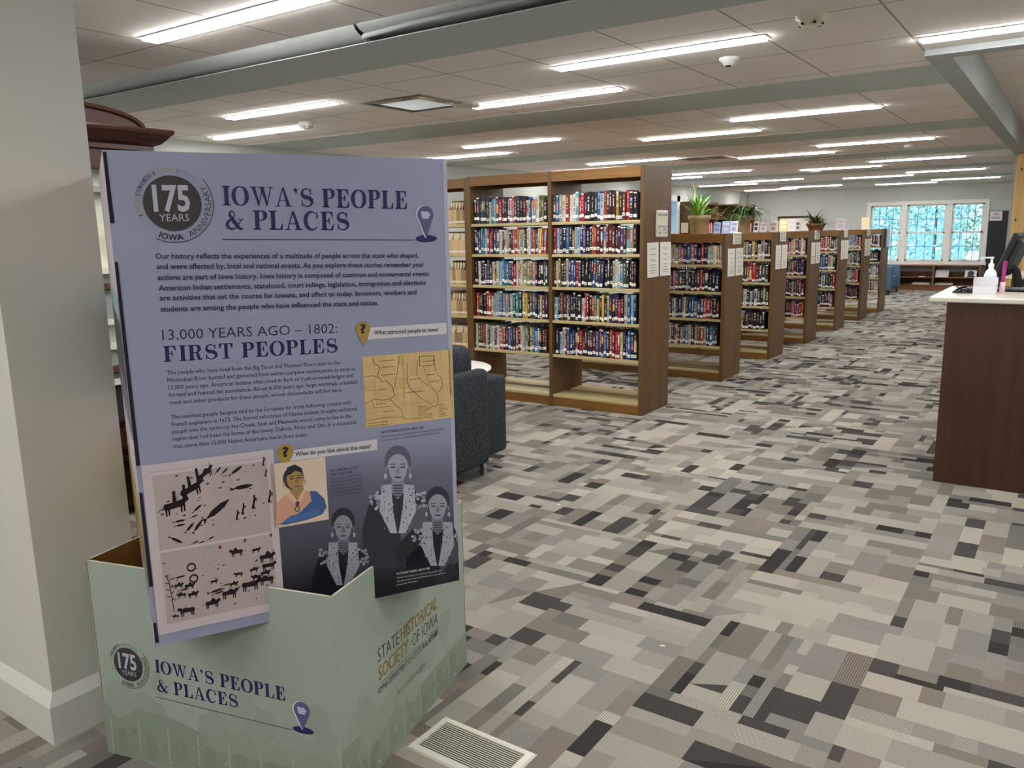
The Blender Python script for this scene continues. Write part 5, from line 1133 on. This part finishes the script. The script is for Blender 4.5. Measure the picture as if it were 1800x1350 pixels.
for k in range(9):
    a = PI * k / 8; rows.append([(-.165 + .022 * math.sin(a) * (1 + .12 * math.cos(8 * b_)) * math.cos(b_), 6.32 + .022 * math.sin(a) * (1 + .12 * math.cos(8 * b_)) * math.sin(b_), CT + .017 - .017 * math.cos(a)) for b_ in [2 * PI * j / 40 for j in range(40)]])
q.grid(rows, None, True, True); q.build('flesh', mat('orange skin', 'd07a28', .5), t)
q = MB(); q.tube([(-.165, 6.32, CT + .033), (-.163, 6.322, CT + .044)], .003, 6); q.build('stalk', mat('stalk', '6f6a3a', .8), t)
# second white counter behind
t = thing('rear_counter', 'cream-topped rear counter behind the monitor', 'counter', (.4, 8.2, 0))
bx('cabinet', WALNUT, t, -.42, 2.4, 8.0, 8.6, 0, 1.12); bx('countertop', mat('cream laminate', 'dccfb2', .35), t, -.48, 2.4, 7.95, 8.65, 1.12, 1.16, bev=.006)
t = thing('pine_column', 'knotty pine clad column behind the service desk', 'column', (-.4, 13.7, 0))
q = MB()
for k in range(6): q.box(-.77 + .16 * k, -.77 + .16 * k + .156, 13.42, 13.45, 0, 2.53, bev=.004)
q.build('pine_boards', PINE, t)
bx('post', SOFF, t, -.80, .2, 13.452, 14.1, 0, 2.53)
q = MB(); R = random.Random(2)
for k in range(14):
    x = -.77 + .16 * R.randint(0, 5) + R.uniform(.04, .11); z = R.uniform(1.2, 2.4); q.face([(x + .013 * math.cos(a), 13.419, z + .02 * math.sin(a)) for a in [2 * PI * i / 10 for i in range(10)]])
q.build('knots', mat('pine knot', '7a4a20', .6), t)

# ------------------------------------------------------------------ far end of the room
t = thing('low_shelf_unit', 'long low brown shelf under the far window', 'shelf', (-2.7, 22.5, 0))
SHW = wood('brown shelf wood', '5a3718', '80522a', 'X')
ya, yb = 22.36, YB - .03
for x in (-3.75, -2.83, -1.83): bx('upright', SHW, t, x - .02, x + .02, ya, yb, 0, .60)
for a, b_ in ((-3.73, -2.85), (-2.81, -1.85)):
    bx('kick_board', SHW, t, a, b_, ya + .01, ya + .03, 0, .12)
    for z in (.14, .33): bx('shelf', SHW, t, a, b_, ya, yb - .02, z - .02, z)
    bx('back_board', mat('brown back', '5a3a1c', .6), t, a, b_, yb - .019, yb - .005, .14, .45)
bx('top_board', SHW, t, -3.78, -1.80, ya - .01, yb, .60, .625)
for nm, lab, x0, x1, z0, h, c, ln in (('magazine', 'grey magazine propped on the low shelf by its middle upright', -2.79, -2.5, .3306, .17, 'b9b4b8', .1), ('magazine', 'black and white cover magazine propped on the low shelf by the dark panel', -2.15, -1.9, .3306, .18, 'c9ccd4', .1)):
    q = MB(); q.extrude([(x0, ya + .06, z0), (x1, ya + .06, z0), (x1, ya + .06 + h * ln * 3, z0 + h), (x0, ya + .06 + h * ln * 3, z0 + h)], (0, .01, 0)); o = q.build(nm, mat(nm + c, c, .4), None, ((x0 + x1) / 2, ya + .06, z0)); tag(o, lab, 'magazine', 'magazines on the low shelf')
    if c == 'c9ccd4':
        q = MB(); xm = (x0 + x1) / 2; fy = lambda v: ya + .0585 + v * ln * 3
        q.face([(xm + .07 * math.cos(a), fy(.095 + .06 * math.sin(a)), z0 + .095 + .06 * math.sin(a)) for a in [2 * PI * k / 18 for k in range(18)]]); q.face([(xm - .1, fy(.004), z0 + .004), (xm + .1, fy(.004), z0 + .004), (xm + .06, fy(.05), z0 + .05), (xm - .06, fy(.05), z0 + .05)]); q.build('cover_picture', BLACK, o)
for k, (x0, lab) in enumerate(((-3.3, 'flat pile of newspapers low on the shelf beyond the blue armchair'), (-2.79, 'flat pile of newspapers low on the shelf by its middle upright'))):
    for j in range(3): tag(bx('newspaper', mat('newsprint %d' % j, ('a9a39a', 'b9b3aa', '999289')[j], .8), None, x0 + .01 * j, x0 + .4, ya + .05, ya + .30, .1406 + .016 * j, .156 + .016 * j), lab.replace('flat pile of newspapers', ('bottom', 'middle', 'top')[j] + ' newspaper of the flat pile'), 'newspaper', 'newspapers on the low shelf')
tag(bx('paper_slip', PAPER, None, -3.15, -3.02, ya + .02, ya + .1, .3306, .345), 'white slip on the upper ledge of the low shelf', 'paper')
BLUE = fabric('blue grey upholstery', '42566c', '62788f')
t = thing('armchair', 'blue grey armchair at the far end by the window', 'armchair', (-3.7, 21.2, 0))
rbox('arm', BLUE, t, -4.2, -3.46, 20.55, 20.75, .10, .66, .03); rbox('arm', BLUE, t, -4.2, -3.46, 21.55, 21.75, .10, .66, .03)
rbox('seat', BLUE, t, -4.2, -3.5, 20.76, 21.54, .12, .42, .04); rbox('back', BLUE, t, -4.35, -4.12, 20.6, 21.7, .15, .95, .05)
rbox('back_cushion', BLUE, t, -4.11, -3.9, 20.8, 21.5, .43, .9, .05)
for x in (-4.15, -3.52):
    for y in (20.62, 21.68): bx('leg', BLACK, t, x - .02, x + .02, y - .02, y + .02, 0, .10)
t = thing('accent_panel', 'tall dark navy panel on the far wall beside the window', 'panel', (-1.55, YB, 0))
bx('board', mat('dark navy', '090c1a', .5), t, -1.765, -1.38, YB - .03, YB - .001, .1, 1.90)
t = thing('wall_sign', 'white new books sign on the far wall by the window', 'sign', (-1.62, YB, 1.67))
bx('plaque', mat('pinkish white sign', 'd8cfd2', .5), t, -1.755, -1.50, YB - .045, YB - .031, 1.67, 1.89)
W = Words(lambda u, v: Vector((-1.755 + u, YB - .0455, 1.67 + v)), (0, -1, 0)); q = MB(); W.add('NEW', .075, .125, .18, .125, .05, .02, '5a5560', .0006); W.add('BOOKS', .04, .04, .215, .04, .05, .02, '5a5560', .0006); W.flush(q); q.build('lettering', PRINT, t)
t = thing('wall_picture', 'dark framed picture on the far wall above the booklets', 'picture', (-6.35, YB, 1.35))
bx('frame', mat('dark brown frame', '3c2b20', .4), t, -6.8, -5.9, YB - .03, YB - .001, 1.25, 1.90); bx('print', mat('cream print', 'ddd9cb', .6), t, -6.74, -5.96, YB - .034, YB - .0302, 1.31, 1.84)
t = thing('side_bookcase', 'tall brown bookcase against the side wall behind the potted plants', 'bookcase', (-7.4, 20.1, 0))
for y in (17.95, 19.4, 20.85, 22.25): bx('upright', OAK, t, XL + .001, -7.28, y - .03, y + .03, 0, 2.22)
for z in (2.2, 1.85, 1.5, 1.15, .8, .45, .1): bx('shelf', OAKX, t, XL + .001, -7.29, 17.98, 22.22, z - .03, z)
bx('back_board', mat('brown back', '5a3a1c', .6), t, XL + .0005, XL + .012, 17.95, 22.25, 0, 2.2)
q = MB(); R = random.Random(8)
for z in (1.5, 1.15, .8):
    y = 18.0
    while y < 22.1:
        th = R.uniform(.025, .05); h = R.uniform(.18, .26); c = lin(PALB[R.choice('rrodpwikgnr')]); q.box(-7.5, -7.32, y, y + th - .002, z + .0006, z + h, c); y += th
o = q.build('reference_books', COLR); tag(o, 'row upon row of reddish books in the bookcase on the side wall', 'books', kind='stuff')
t = thing('low_bookcase', 'low oak bookcase standing along the side wall past the tall case', 'bookcase', (-7.4, 9, 0))
for y in (7.2, 8.6, 10.0): bx('upright', OAK, t, XL + .001, -7.3, y - .02, y + .02, 0, 1.1)
for z in (1.1, .75, .4, .1): bx('shelf', OAKX, t, XL + .001, -7.3, 7.22, 9.98, z - .025, z)
